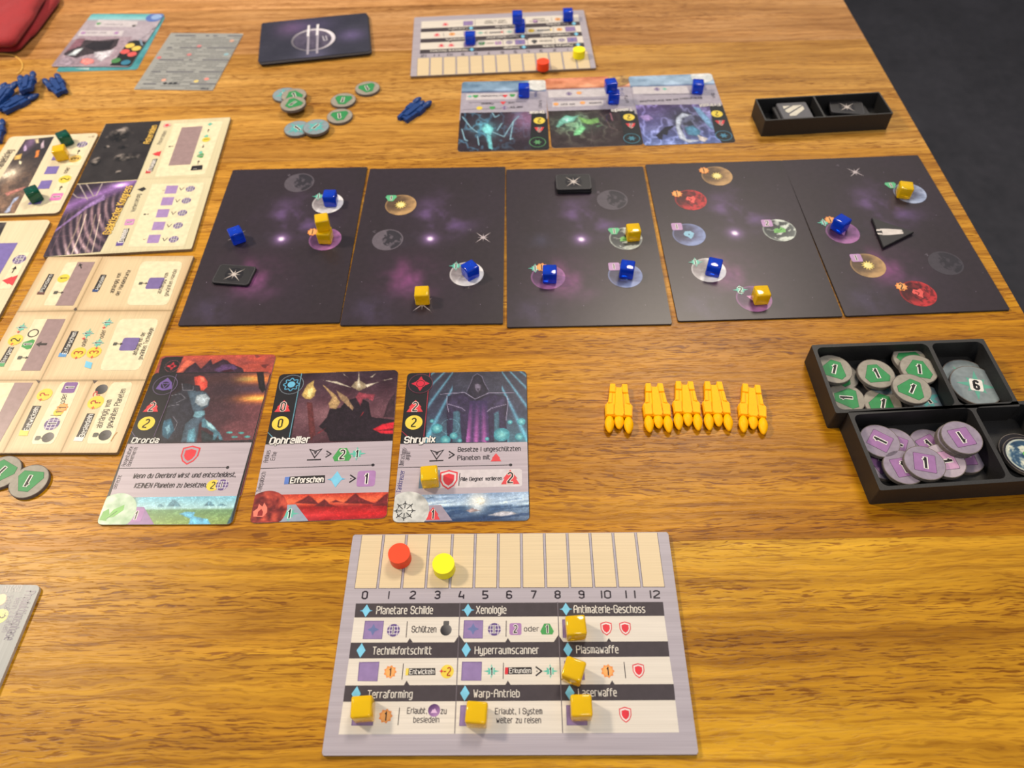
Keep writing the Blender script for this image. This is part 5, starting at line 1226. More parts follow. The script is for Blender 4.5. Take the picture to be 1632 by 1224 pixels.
for i in range(6): p.line([(360 + 40*i, 415), (440 + 40*i, 350)], .5, (120, 104, 120), 5)
p.done(); p = T1.pr('inset_panel'); p.poly([(640, 130), (890, 130), (880, 165), (615, 170)], (206, 200, 206), 3); p.poly([(530, 195), (800, 190), (785, 222), (510, 225)], (206, 200, 206), 3)
p.done()
p = T1.pr('value_column', 'black column of paired coins and arrows')
p.poly([(835, 262), (880, 250), (960, 262), (870, 430), (850, 447), (700, 430), (740, 390), (780, 330)], (34, 38, 36), 4)
for x, y, cl in ((845, 288, (236, 204, 96)), (893, 308, (236, 204, 96)), (812, 330, (224, 96, 92)), (864, 350, (224, 96, 92)), (748, 395, (80, 140, 84)), (820, 412, (60, 130, 160))): dot(p, (x, y), 3.8, cl, 6)
p.poly([(905, 240), (925, 250), (955, 290), (925, 285)], (130, 150, 170), 5)
p.text('Irandi', (1040, 130), (915, 250), col=(60, 52, 64), lv=5, w=.3, hm=2); p.text('Handeln zwei', (560, 210), (680, 208), col=(110, 80, 120), lv=5, w=.3, hm=2); hexg(p, (640, 153), 2, None, 180, 5); darkorb(p, (865, 158), 1.8, 5); sq(p, (545, 208), 1.8, None, 0, 5); sq(p, (750, 205), 1.8, None, 0, 5)
p.text('Erhalten', (790, 150), (680, 152), col=(110, 100, 120), lv=5, w=.3, hm=2)
p.disc((1000, 103), 7.5, (92, 120, 190), 3); p.disc((1012, 100), 4.5, (150, 180, 226), 4); p.done()

# ================================================================== deck of face-down cards
def deck_card(corners, z, label, top=False):
    c = Card('face_down_card', corners, 88, 63.5, t_, label, 'game card', 'face-down cards of the dark deck', 2.6, zb=z, mat=M_DARKEDGE)
    if top:
        c.frame(400, 0, 4.08)
        def f(U, V):
            n = fbm(U*4, V*3, 81, 4); col = C3((52, 52, 66)) + (n-.5)[..., None]*20  # base lifted: reflected haze is put into the print colour
            for cx, cy, rx, ry, cl in ((.28, .22, .14, .2, (70, 36, 70)), (.84, .55, .12, .15, (84, 64, 110)), (.5, .95, .14, .2, (60, 56, 80)), (.5, .2, .2, .2, (40, 30, 56))): col = col + blob(U, V, cx, cy, rx, ry)[..., None]*C3(cl)*.55
            return col
        c.face(f, 60, 44, 2.6, label='dark violet space back')
        p = c.pr('emblem', 'silver ring emblem crossed by two bars')
        m = (416, 255); p.radial(m, 15.6, lambda x, y: mixn((58, 54, 72), (120, 110, 134), fbm(x*3, y*3, 6, 4) + .3*y), 3, 10, 40)
        for i in range(48):
            a0, a1 = math.radians(i*7.5 - 1), math.radians(i*7.5 + 8.5); k = .5 + .5*math.cos(a0 - .5)
            p.lines(m, [(16.6*math.cos(a0), 16.6*math.sin(a0)), (16.6*math.cos(a1), 16.6*math.sin(a1))], 1.3 + 1.8*k, (116 + 120*k, 112 + 118*k, 122 + 116*k), 5)
        for x in (-3.8, 3.6): p.lines(m, [(x + .5, 24), (x - .2, -22)], 1.8, (170, 164, 178), 6); p.lines(m, [(x + .5, 24), (x - .2, 7)], 2.0, (236, 232, 238), 7)
        p.lines(m, [(8, 4), (9, -3)], .9, (200, 196, 206), 5); p.lines(m, [(10.5, 4), (11.5, -2.5), (9.5, -3.5)], .8, (200, 196, 206), 5); p.done()
    return c
base = [(416.5, 38.5), (586, 23.5), (592, 77), (408, 98.5)]
rr = random.Random(5); NCARD = 9
for i in range(NCARD):
    top = i == NCARD - 1
    sh = 0 if top else 1
    k = 1 - i / NCARD
    cs = [(x + sh*(1.5 + 1.5*k + rr.uniform(-1, 1)), y + sh*(2.5 + 2.5*k)) for x, y in base]
    deck_card(cs, i * (t_ + .00001) if not top else i * (t_ + .00001), 'face-down dark card on top of the deck, silver ring emblem on its back' if top else 'dark card edge inside the face-down deck, below the top card', top)

# ================================================================== black storage trays
def tray(corners, w, h, ht, comps, label, wall=1.4, rin=2.5, div=None, z_fl=1.2, flare=0.0):
    P = [back(x, y, ht*.001) for x, y in corners]
    c = sum(P, Vector()) / len(P)
    vx = (P[1]-P[0]).normalized() + (P[2]-P[3]).normalized(); a = math.atan2(vx.y, vx.x)
    root = empty('storage_tray', (c.x, c.y, 0), a); tag(root, label, 'tray')
    return root, a, c
def tray_build(root, w, h, ht, wall, split, dw, rin, zf=1.2, chamfer=0.0):
    """outer body with rounded compartments: floor plate, four walls (inner corners rounded), divider"""
    m = .001
    bm = bmesh.new(); prism(bm, [(x*m, y*m) for x, y in rounded_outline(w - .02, h - .02, .8, 3)], 0, zf*m); link('tray_floor', bm_mesh('tray_floor', bm), M_TRAY, root)
    bm = bmesh.new()
    def ringwall(x0, x1, y0, y1, r):
        """hollow compartment: inner rounded outline against outer rectangle"""
        n = 5
        inner = [(x*m + (x0+x1)/2*m, y*m + (y0+y1)/2*m) for x, y in rounded_outline(x1-x0, y1-y0, r, n)]
        return inner
    inner1 = ringwall(-w/2 + wall, split - dw/2, -h/2 + wall, h/2 - wall, rin); inner2 = ringwall(split + dw/2, w/2 - wall, -h/2 + wall, h/2 - wall, rin)
    outer = [(x*m, y*m) for x, y in rounded_outline(w, h, .8, 3)]
    # top face with two holes through triangle fill
    def loop(pts, z): return [bm.verts.new((x, y, z)) for x, y in pts]
    zt = ht*m; z0 = zf*m
    lt = [loop(p, zt) for p in (outer, inner1, inner2)]; lb = [loop(outer, 0), loop(inner1, z0), loop(inner2, z0)]
    for L_ in lt:
        for i in range(len(L_)): bm.edges.new((L_[i], L_[(i+1) % len(L_)]))
    es = [e for e in bm.edges]
    bmesh.ops.triangle_fill(bm, use_beauty=True, use_dissolve=False, edges=es)
    for t_l, b_l in zip(lt, lb):
        n = len(t_l)
        for i in range(n):
            try: bm.faces.new((t_l[i], t_l[(i+1) % n], b_l[(i+1) % n], b_l[i]))
            except ValueError: pass
    rim = [e for e in bm.edges if all(abs(v.co.z - zt) < 1e-7 for v in e.verts) and any(abs(f.normal.z) < .5 for f in e.link_faces) or False]
    me = bm_mesh('tray_wall', bm); link('tray_wall', me, M_TRAY, root)

t0, a0, c0 = tray([(1200.7, 156.6), (1404.6, 146.3), (1426, 180.5), (1217.4, 193.3)], 88.7, 26.7, 12.6, None, 'black plastic tray at the far right holding grey striped and star tiles')
tray_build(t0, 88.7, 26.7, 12.6, 1.0, -3.0, 1.2, .6)
t1, a1, c1_ = tray([(1293, 549.5), (1568.6, 539), (1627, 648), (1330, 658.6)], 89.4, 43.3, 13.2, None, 'black two-compartment tray full of green and teal round tokens, nearer the system cards')
tray_build(t1, 89.4, 43.3, 13.2, 1.9, 15.5, 2.0, 3.2)
# second tray: same size, placed from its left corners
bl = back(1399.3, 776, .0132); tl = back(1359.2, 670.7, .0132); fr_ = back(1632, 755.4, .0132)
aa = (math.atan2(fr_.y - bl.y, fr_.x - bl.x) + math.atan2(-(tl.x - bl.x), tl.y - bl.y)) / 2
ctr = bl + Vector((.0003, -.0018, 0)) + Vector((math.cos(aa), math.sin(aa), 0)) * .0447 + Vector((-math.sin(aa), math.cos(aa), 0)) * .02165
t2 = empty('storage_tray', (ctr.x, ctr.y, 0), aa); tag(t2, 'black two-compartment tray with violet round tokens, nearest the viewer at the right edge', 'tray')
tray_build(t2, 89.4, 43.3, 13.2, 1.9, 15.5, 2.0, 3.2)

# ================================================================== round tokens
def disc_body(name, R, T, mat, n=40):
    bm = bmesh.new(); prism(bm, [(R*math.cos(2*math.pi*i/n), R*math.sin(2*math.pi*i/n)) for i in range(n)], 0, T, T*.16)
    me = bm_mesh(name, bm, False); return me
class Flat:   # bare holder so Pr can print on a token
    def __init__(s, ob, t): s.ob, s.t = ob, t
    def T(s, p): return (p[0], p[1])
GREYT = (150, 144, 138); 
def token_proto(kind):
    R, T = {'teal_six': (12.6, 1.8), 'planet': (10.6, 1.8), 'dark': (10.6, 1.8)}.get(kind, (9.3, 1.8))
    o = link('round_token', disc_body('round_token', R*.001, T*.001, M_TOKEDGE), M_TOKEDGE)
    fl_ = Flat(o, T*.001)
    gcol = {'green': (158, 152, 140), 'teal': (140, 156, 164), 'purple': (152, 140, 158), 'teal_six': (134, 146, 150), 'planet': (44, 42, 52), 'dark': (40, 38, 44), 'pale_purple': (186, 172, 184)}[kind]
    p = Pr(fl_, 'token_face', None, M_PRINT if kind in ('planet', 'dark') else M_MATTE)
    if kind == 'dark': p.radial((0, 0, 0), R*.97, lambda x, y: mixn((34, 32, 38), (46, 44, 52), x), 1, 3, 40); p.done()
    elif kind == 'planet':
        p.radial((0, 0, 0), R*.97, lambda x, y: mixn((40, 38, 46), (50, 48, 58), x), 1, 3, 40)
        def f(x, y):
            n = fbm(x*3 + 4, y*4 + 2, 31, 4); col = mixn((36, 62, 90), (86, 130, 160), n*1.3 - .2); k = np.clip((n - .5)*6 + .2*(y > .3), 0, 1)*(x < .5); r_ = np.hypot(x, y); k = np.maximum(k, (r_ > .93)*.8)
            return col*(1-k[..., None]) + C3((224, 226, 206))*k[..., None]
        p.radial((0, 0, 0), R*.88, f, 2, 18, 48); p.done()
        p = Pr(fl_, 'token_emblem', 'bright green leaf'); p.shape((2.4, 0, 0), [(-4, 1.5), (-3.4, -1.6), (-1.2, -3.4), (2, -4), (4.6, -2), (5, 1), (2.5, 2.8), (0, 1.6), (-2, 3)], (104, 184, 96), 4); p.lines((2.4, 0, 0), [(-3.4, .5), (-1, -1), (1.2, -2.6)], .3, (60, 120, 60), 5); p.done()
    else:
        p.radial((0, 0, 0), R*.965, lambda x, y: C3(gcol) + (fbm(x*2.5, y*22, 41, 3)-.5)[..., None]*26, 1, 10, 40); p.done()
        p = Pr(fl_, 'token_emblem', {'green': 'green hexagonal emblem', 'teal': 'teal star emblem', 'purple': 'violet square emblem', 'teal_six': 'teal star emblem', 'pale_purple': 'pink square emblem'}[kind], M_MATTE)
        c = (0, 0, 0)
        if kind == 'green':
            S = [(-2.4, 5.6), (2.4, 5.6), (6.4, -2.2), (4.9, -5.4), (-4.9, -5.4), (-6.4, -2.2)]
            p.shape(c, S, (40, 92, 56), 2, 0, 1.03); p.shape(c, S, (52, 146, 84), 3)
        if kind == 'teal': p.shape(c, [( (8.2, 3.6, 5.6, 3.6)[i % 4] * math.cos(math.pi*i/8), (8.2, 3.6, 5.6, 3.6)[i % 4] * math.sin(math.pi*i/8)) for i in range(16)], (96, 180, 178), 3)
        if kind in ('purple', 'pale_purple'):
            p.shape(c, rounded_outline(9.6, 9.6, .5, 2), (84, 62, 88), 2, 0, 1.04); p.shape(c, rounded_outline(9.6, 9.6, .5, 2), (160, 114, 168) if kind == 'purple' else (206, 160, 196), 3)
        if kind == 'teal_six': p.shape(c, [((9.6, 3.8, 6.4, 3.8)[i % 4] * math.cos(math.pi*i/8), (9.6, 3.8, 6.4, 3.8)[i % 4] * math.sin(math.pi*i/8)) for i in range(16)], (98, 172, 152), 3)
        p.done()
        p = Pr(fl_, 'numeral', None, M_MATTE)
        if kind == 'teal_six': p.shape(c, rounded_outline(6.4, 7.6, 1, 3), WHITE, 5); p.textc('6', c, 5.2, 0, (24, 22, 24), 6, .62)
        else: p.textc('1', c, 5.6, 0, (24, 22, 24), 6, .5, WHITE, .22)
        p.done()
    return o
PROTO = {}; LBL0 = {}
def token(kind, px, py, z, rot, label, group, tilt=(0, 0), first={}):
    if kind not in PROTO: o = PROTO[kind] = token_proto(kind)
    else: o = copy_tree(PROTO[kind])
    P = back(px, py, z + .002); o.location = (P.x, P.y, z)
    o.rotation_euler = (math.radians(tilt[0]), math.radians(tilt[1]), math.radians(rot))
    tag(o, label, 'token', group); return o
gf = 'loose round tokens beyond the system cards'
X = lambda x, y: (420 + x/5.44, 110 + y/5.44)
token('green', *X(900, 162), 0, 200, 'green token, farthest of the loose round tokens beyond the system cards', gf)
token('green', *X(690, 266), 0, 175, 'green token just beyond its twin, right of the overlapping loose tokens', gf)
token('green', *X(660, 404), 0, 190, 'green token nearest the viewer among the single loose ones', gf)
token('teal', *X(185, 218), 0, 200, 'blue grey token partly under a green one at the left of the loose tokens', gf)
token('green', *X(262, 225), .00205, 20, 'green token mostly hidden beneath two others at the left', gf, (0, 0))
token('green', *X(255, 298), .0042, 140, 'green token lying on top of a blue grey one', gf)
token('teal', *X(290, 512), 0, 40, 'blue grey token tucked under its neighbour, nearest row of loose tokens', gf)
token('teal', *X(455, 498), .00205, 145, 'blue grey token overlapping its left neighbour', gf)
token('green', 45.6, 766.4, 0, 172, 'big green token fully in view at the left edge', 'green tokens at the left edge')
token('green', 2, 752, 0, 150, 'green token cut in half by the left edge', 'green tokens at the left edge')

g1 = 'green tokens in the black tray'
Y = lambda x, y: (1270 + x/4.37, 530 + y/4.37)
Z0 = .0013
token('green', *Y(303, 298), Z0, -40, 'green token hidden under the far left one of the tray', g1)
token('green', *Y(258, 252), Z0 + .0042, -25, 'green token in the far left corner of its tray', g1, (0, 0))
token('teal', *Y(588, 330), Z0, 10, 'teal token hidden beneath the second green token of the tray', g1)
token('green', *Y(553, 283), Z0 + .0042, 3, 'green token second from the left in the far row of its tray', g1)
token('green', *Y(345, 455), Z0, 82, 'green token lying sideways in the near left corner of its tray', g1)
token('green', *Y(598, 492), Z0, -25, 'green token against the near wall of its tray', g1)
token('teal', *Y(905, 462), Z0 + .0002, 20, 'teal token peeking out beside the near wall of the tray', g1)
for i, (x, y) in enumerate(((822, 212), (810, 190), (800, 170))):
    token('green', *Y(x, y + 8*i), Z0 + .0022*i, -60, ('bottom', 'lower middle', 'upper middle')[i] + ' token of the green stack by the divider', g1)
token('green', *Y(850, 252), Z0 + .0067, -15, 'topmost green token of the stack by the divider', g1)
token('green', *Y(802, 388), Z0 + .0089, -35, 'green token lying highest of all across the middle of its tray', g1)
g2 = 'large teal tokens'
token('teal_six', *Y(1190, 318), Z0, 30, 'large teal token lying underneath in the right compartment', g2)
token('teal_six', *Y(1250, 365), Z0 + .0022, -14, 'large teal token with the numeral six, on top', g2)
g3 = 'violet tokens in the near black tray'
token('purple', *Y(600, 905), Z0, 20, 'violet token low in the near left corner of the tray', g3)
token('purple', *Y(690, 775), Z0 + .0022, 60, 'violet token half under the far left one', g3)
token('purple', *Y(580, 752), Z0 + .0046, 52, 'violet token in the far left corner of its tray', g3)
token('purple', *Y(745, 935), Z0 + .0046, 8, 'violet token left of the topmost one, near wall', g3)
token('purple', *Y(1165, 860), Z0, 90, 'violet token lying low beneath the tilted stack', g3)
token('purple', *Y(925, 782), Z0, 25, 'violet token behind the topmost ones, far wall', g3)
token('pale_purple', *Y(1035, 890), Z0 + .0046, -85, 'pale pink violet token right of the topmost one', g3)
token('purple', *Y(892, 905), Z0 + .0070, -15, 'topmost violet token with an upright numeral one', g3)
for i, (x, y) in enumerate(((1112, 748), (1122, 742), (1150, 728))):
    token('purple', *Y(x, y), Z0 + .0048 + .0022*i, 190, ('lowest', 'middle', 'topmost')[i] + ' violet token of the stack near the divider', g3)
token('dark', 1630, 720, Z0, 0, 'plain dark disc lying under the planet disc in the right compartment', None)
token('planet', 1637, 726, Z0 + .002, 0, 'dark rimmed planet disc showing a blue world with a green leaf', None)

# ================================================================== acrylic cubes
def cube_mesh():
    bm = bmesh.new(); s_ = .0041; box(bm, -s_, -s_, 0, s_, s_, 2*s_, .0009, 3); return bm_mesh('cube', bm, True)
CM = {}
def cube(mat, px, py, rot, label, group, z=0.0, tilt=None, off=(0, 0)):
    if mat not in CM: CM[mat] = cube_mesh(); CM[mat].materials.append(mat)
    o = bpy.data.objects.new({M_YCUBE: 'yellow_cube', M_BCUBE: 'blue_cube', M_GCUBE: 'green_cube'}[mat], CM[mat]); COL.objects.link(o)
    P = back(px, py, z + .0041); o.location = (P.x, P.y, z); o.rotation_euler = (0, 0, math.radians(rot))
    tag(o, label, 'cube', group); return o
ZB = .0018 + 9*LV; ZS = .0011 + 9*LV; ZC = t_ + 14*LV
gy = 'yellow cubes on the near technology board'
cube(M_YCUBE, 578.5, 1130, 2, 'yellow cube on the Terraforming row, near left', gy, ZB); cube(M_YCUBE, 760, 1139, -6, 'yellow cube on the Warp-Antrieb row, middle column', gy, ZB)
cube(M_YCUBE, 926, 1128, -1, 'yellow cube on the Laserwaffe row, right column', gy, ZB); cube(M_YCUBE, 914, 1070, -22, 'yellow cube turned askew on the Plasmawaffe row', gy, ZB)
cube(M_YCUBE, 917.5, 1001, 2, 'yellow cube on the Antimaterie-Geschoss row', gy, ZB)
cube(M_YCUBE, 685, 760, 4, 'yellow cube on the hooded figure card', None, ZC)
gs = 'yellow cubes on the system cards'
cube(M_YCUBE, 518, 375, -6, 'lower yellow cube of the pair stacked on a violet planet', gs, ZS); cube(M_YCUBE, 514, 354.5, 12, 'upper yellow cube of the pair stacked on a violet planet', gs, ZS + .0083)
cube(M_YCUBE, 673, 471, 0, 'yellow cube on a star of the second system card', gs, ZS); cube(M_YCUBE, 1009, 370.5, 3, 'yellow cube on a green leaf planet of the middle system card', gs, ZS)
cube(M_YCUBE, 1213, 470.5, 2, 'yellow cube on the violet planet of the fourth system card', gs, ZS); cube(M_YCUBE, 1442, 303, -14, 'yellow cube near the far right corner of the system cards', gs, ZS)
gb = 'blue cubes on the system cards'
cube(M_BCUBE, 526.5, 316, -3, 'blue cube on the ice planet of the leftmost system card', gb, ZS); cube(M_BCUBE, 377, 375, 28, 'blue cube standing alone at the far left of the system cards', gb, ZS)
cube(M_BCUBE, 749.5, 431, 34, 'blue cube on the ice planet of the second system card', gb, ZS); cube(M_BCUBE, 876, 437, -3, 'blue cube on the violet planet of the middle system card', gb, ZS)
cube(M_BCUBE, 999.5, 429.5, -14, 'blue cube on the blue planet of the middle system card', gb, ZS); cube(M_BCUBE, 1138, 426, -20, 'blue cube on the ice planet of the fourth system card', gb, ZS)
cube(M_BCUBE, 1340, 357, 38, 'blue cube on the violet planet of the rightmost system card', gb, ZS)
gc = 'blue cubes on the upside-down character cards'
cube(M_BCUBE, 835, 144, -2, 'blue cube on the leftmost upside-down character card', gc, ZC); cube(M_BCUBE, 1112, 138, -8, 'blue cube on the rightmost upside-down character card', gc, ZC)
cube(M_BCUBE, 978, 154, -3, 'lower blue cube of the pair on the middle upside-down card', gc, ZC); cube(M_BCUBE, 973.5, 137, 8, 'upper blue cube of the pair on the middle upside-down card', gc, ZC + .0083)
gt = 'blue cubes on the far technology board'
cube(M_BCUBE, 749.5, 60.5, -1, 'blue cube on the left part of the far technology board', gt, ZB); cube(M_BCUBE, 905, 23.5, 1, 'blue cube at the far right corner of the far technology board', gt, ZB)
cube(M_BCUBE, 828.5, 41, 2, 'lower blue cube of the stacked pair on the far technology board', gt, ZB); cube(M_BCUBE, 824.5, 27.5, -1, 'upper blue cube of the stacked pair on the far technology board', gt, ZB + .0083)
gg = 'cubes on the trade card'
cube(M_GCUBE, 103, 220.5, 38, 'dark green cube at the far end of the trade card', gg, ZB); cube(M_GCUBE, 53.5, 309.5, 35, 'dark green cube at the near end of the trade card', gg, ZB)
cube(M_YCUBE, 96.5, 243.5, 16, 'yellow cube beside the far green cube on the trade card', gg, ZB)

# ================================================================== round wooden markers
def marker(mat, px, py, label, name):
    R, T = .0048, .006
    o = link(name, disc_body(name, R, T, mat, 48), mat)
    for pl in o.data.polygons: pl.use_smooth = False
    P = back(px, py, T + ZB); o.location = (P.x, P.y, ZB); tag(o, label, 'marker'); return o
marker(M_RDISC, 635.8, 881.5, 'round red marker on the near technology board track', 'red_marker'); marker(M_YDISC, 706.5, 898, 'round yellow marker on the near technology board track', 'yellow_marker')
marker(M_RDISC, 865.3, 97.5, 'round red marker on the far technology board', 'red_marker'); marker(M_YDISC, 923, 78.5, 'round yellow marker on the far technology board', 'yellow_marker')

# ================================================================== small tiles
def tile(outline, T, px, py, rot, z, label, name='star_tile', pic='star', tilt=(0, 0), group=None, dark=(34, 33, 37)):
    bm = bmesh.new(); prism(bm, [(x*.001, y*.001) for x, y in outline], 0, T, T*.12)
    mt = simple('tile_board', dark, .45, .4) if 'tile_board' not in bpy.data.materials else bpy.data.materials['tile_board']
    if pic == 'stripes': mt = simple('grey_tile_board', (92, 92, 98), .5, .4) if 'grey_tile_board' not in bpy.data.materials else bpy.data.materials['grey_tile_board']
    o = link(name, bm_mesh(name, bm), mt); P = back(px, py, z + T); o.location = (P.x, P.y, z)
    o.rotation_euler = (math.radians(tilt[0]), math.radians(tilt[1]), math.radians(rot)); tag(o, label, 'tile', group)
    fl_ = Flat(o, T)
    if pic == 'star':
        p = Pr(fl_, 'printed_rim', 'thin grey printed rim'); p.segs([(x*.95, y*.93) for x, y in outline], .22, (96, 94, 98), 2, True); p.done()
        p = Pr(fl_, 'star_print', 'pale star'); p.radial((0, 0, 0), 5.5, lambda x, y: mixn((44, 42, 50), dark, np.hypot(x, y)), 1, 3, 16)
        xstar(p, (0, 0, 0), 7.0, (206, 196, 190), 3, 45); xstar(p, (0, 0, 0), 4.2, (206, 196, 190), 4, 0); p.done()
    if pic == 'stripes':
        p = Pr(fl_, 'stripe_print', 'cream diagonal stripes')
        for q in ([(-7, 6), (-1.5, 6), (-7, 2.5)], [(0.5, 6), (6.8, 6), (-5, -2.5), (-6.5, -1.2), (-6.8, .8)], [(7, 5), (7, 1.0), (-1, -6.2), (-5.5, -6.2), (-4.8, -4)]): p.polym(q, (222, 216, 200), 2)
        p.done()
    if pic == 'ship':
        p = Pr(fl_, 'ship_print', 'white ship silhouette')
        for q in ([(-8.4, -2.2), (-6, -2.6), (-6, -1.0), (-8.6, -.8)], [(-8.6, .8), (-6, .9), (-6, 2.5), (-8.2, 2.4)], [(-6, -2.9), (-1.5, -2.9), (7.6, -1.8), (8, -.3), (6.5, 0), (8, .4), (7.6, 1.9), (-1.5, 2.9), (-6, 2.9), (-5.2, 0)]): p.polym(q, (222, 214, 208), 3)
        p.line([(-5, 0, 0), (6, 0, 0)], .2, (150, 144, 144), 4); p.done()
    return o
RO = rounded_outline(23, 16, 2.0, 4)
tile(RO, .0015, 373, 437.3, -9, ZS, 'black star tile lying on the leftmost system card'); 
gm = 'star tiles stacked on the middle system card'
tile(RO, .0015, 914.2, 293.5, -2, ZS, 'lower star tile of the two stacked on the middle system card', group=gm); tile(RO, .0015, 914, 289.5, -1, ZS + .0016, 'upper star tile on the middle system card', group=gm)
TR_ = [(0, 12.6), (-12, -8), (12, -8)]
P1, P2, P3 = (back(x, y, ZS + .002) for x, y in ((1240 + 643/4.295, 240 + 458/4.295), (1240 + 932/4.295, 240 + 555/4.295), (1240 + 722/4.295, 240 + 660/4.295)))
cT = (P1 + P2 + P3) / 3
ot = [((p - cT).x * 1000, (p - cT).y * 1000) for p in (P1, P3, P2)]
bmq = tile(ot, .0020, 1400, 370, 0, ZS, 'black triangular tile with a white ship silhouette', 'ship_tile', None); bmq.location = (cT.x, cT.y, ZS)
fq = Flat(bmq, .002); p = Pr(fq, 'ship_print', 'white ship silhouette')
for q in ([(-8.4, -2.2), (-5.6, -2.6), (-5.6, -1.0), (-8.6, -.8)], [(-8.6, .8), (-5.6, .9), (-5.6, 2.5), (-8.2, 2.4)], [(-5.8, -2.9), (-1.5, -2.9), (7.6, -1.8), (8, -.3), (6.5, 0), (8, .4), (7.6, 1.9), (-1.5, 2.9), (-5.8, 2.9), (-5, 0)]):
    p.polym([(x*.95*math.cos(-.04) - y*math.sin(-.04) + .3, x*.95*math.sin(-.04) + y*math.cos(-.04) - .1) for x, y in q], (222, 214, 208), 3)
p.done()
# tiles in the far tray
SQ = rounded_outline(21, 20, 1.2, 3); W0 = lambda x, y: (1180 + x/6.277, 120 + y/6.277)
gq = 'tiles in the far black tray'
for i in range(3): tile(SQ, .0020, *W0(505, 385 + 0*i), a0*57.3 + (4, -2, 1)[i], .0013 + .0021*i, 'grey square tile lying under the striped one, ' + ('lowest of the pile', 'second of the pile', 'third of the pile')[i], 'striped_tile', 'plain', group=gq)
tile(SQ, .0020, *W0(545, 352), a0*57.3, .0013 + .0063, 'grey square tile with cream diagonal stripes in the far tray', 'striped_tile', 'stripes', group=gq)
for i in range(2): tile(RO, .0020, *W0(1110, 355), a0*57.3 - 5 + 8*i, .0013 + .0021*i, 'black star tile below the topmost in the far tray, ' + ('at the bottom', 'in the middle')[i], 'star_tile', 'plain', group=gq)
tile(RO, .0020, *W0(1065, 318), a0*57.3 - 12, .0013 + .0042, 'topmost black star tile in the far tray', 'star_tile', 'star', group=gq)

# ================================================================== space ships (14.6 x 31.7 mm)
def ship_proto(mat, name):
    m = .001
    def hull_part(pts, z0, z1, top_in=.3, bev=.00018):
        bm = bmesh.new(); prism(bm, [(x*m, y*m) for x, y in pts], z0*m, z1*m)
        top = max(bm.faces, key=lambda f: f.calc_center_median().z)
        cx = sum(p[0] for p in pts)/len(pts)*m; cy = sum(p[1] for p in pts)/len(pts)*m
        for v in top.verts:
            d = Vector((v.co.x - cx, v.co.y - cy)); l = d.length
            if l > 0: v.co.x -= d.x/l*top_in*m; v.co.y -= d.y/l*top_in*m
        bmesh.ops.bevel(bm, geom=[e for e in bm.edges], offset=bev, segments=2, affect='EDGES', clamp_overlap=True)
        return bm_mesh('part', bm, False)
    # main hull: origin at the middle, nose towards +y
    root = link(name, hull_part([(-4.6, 15.6), (-5.2, 5), (-6.0, 3.2), (-7.1, 2.4), (-6.7, -4.6), (6.7, -4.6), (7.1, 2.4), (6.0, 3.2), (5.2, 5), (4.6, 15.6), (1.6, 15.2), (1.3, 13.8), (-1.3, 13.8), (-1.6, 15.2)], 0, 2.6, .2), mat)
    def add(nm, me): me.name = nm; return link(nm, me, mat, root)
    add('cockpit', hull_part([(-1.7, 12.0), (1.7, 12.0), (2.3, 3.4), (2.7, -3.6), (1.8, -5.2), (-1.8, -5.2), (-2.7, -3.6), (-2.3, 3.4)], 2.2, 3.7, .45))
    for s_ in (-1, 1):
        add('nose_prong', hull_part([(s_*1.7, 10), (s_*1.6, 15.9), (s_*4.5, 15.9), (s_*4.9, 10)], 2.3, 3.3, .3))
        add('side_rail', hull_part([(s_*3.3, 10), (s_*4.9, 10), (s_*5.6, 3.0), (s_*3.6, 3.0)], 2.3, 3.2, .3))
        add('shoulder', hull_part([(s_*3.0, 3.4), (s_*6.7, 2.6), (s_*6.4, -4.4), (s_*2.6, -4.2), (s_*2.5, 3.0)], 2.2, 3.3, .25))
    def egg(cx, cy, rx, ry, rz, zc):
        bm = bmesh.new(); bmesh.ops.create_uvsphere(bm, u_segments=18, v_segments=12, radius=1)
        for v in bm.verts:
            x, y, z = v.co; t = 1 - .28*max(0, -y); v.co = ((cx + x*rx*t)*m, (cy + y*ry)*m, max(0, (zc + z*rz*t))*m)
        return bm_mesh('engine', bm, True)
    for s_ in (-1, 1): add('engine', egg(s_*4.75, -9.3, 2.45, 5.2, 2.1, 2.0))
    add('tail_engine', egg(0, -7.6, 2.5, 4.4, 1.8, 1.9))
    return root
def place_ship(o, px, py, rot, label, cat='spaceship', group=None, z=0, tilt=(0, 0)):
    P = back(px, py, z + .0025); o.location = (P.x, P.y, z); o.rotation_euler = (math.radians(tilt[0]), math.radians(tilt[1]), math.radians(rot)); tag(o, label, cat, group)
ys = ship_proto(M_YSHIP, 'yellow_spaceship')
gsy = 'yellow plastic spaceships in a row'
for i, (x, y, r_, lb) in enumerate(((986.5, 652, -6, 'leftmost yellow plastic spaceship of the row'), (1047, 651, -2.7, 'second yellow plastic spaceship from the left'), (1094.5, 647.5, -5, 'third yellow plastic spaceship, middle of the row'), (1142, 648, -4.5, 'fourth yellow plastic spaceship from the left, touching the middle one'), (1199.5, 652.5, -10, 'rightmost yellow plastic spaceship of the row'))):
    o = ys if i == 0 else copy_tree(ys); place_ship(o, x, y, r_, lb, group=gsy)
bs = ship_proto(M_BSHIP, 'blue_spaceship')
gsb = 'blue plastic spaceships at the left edge'
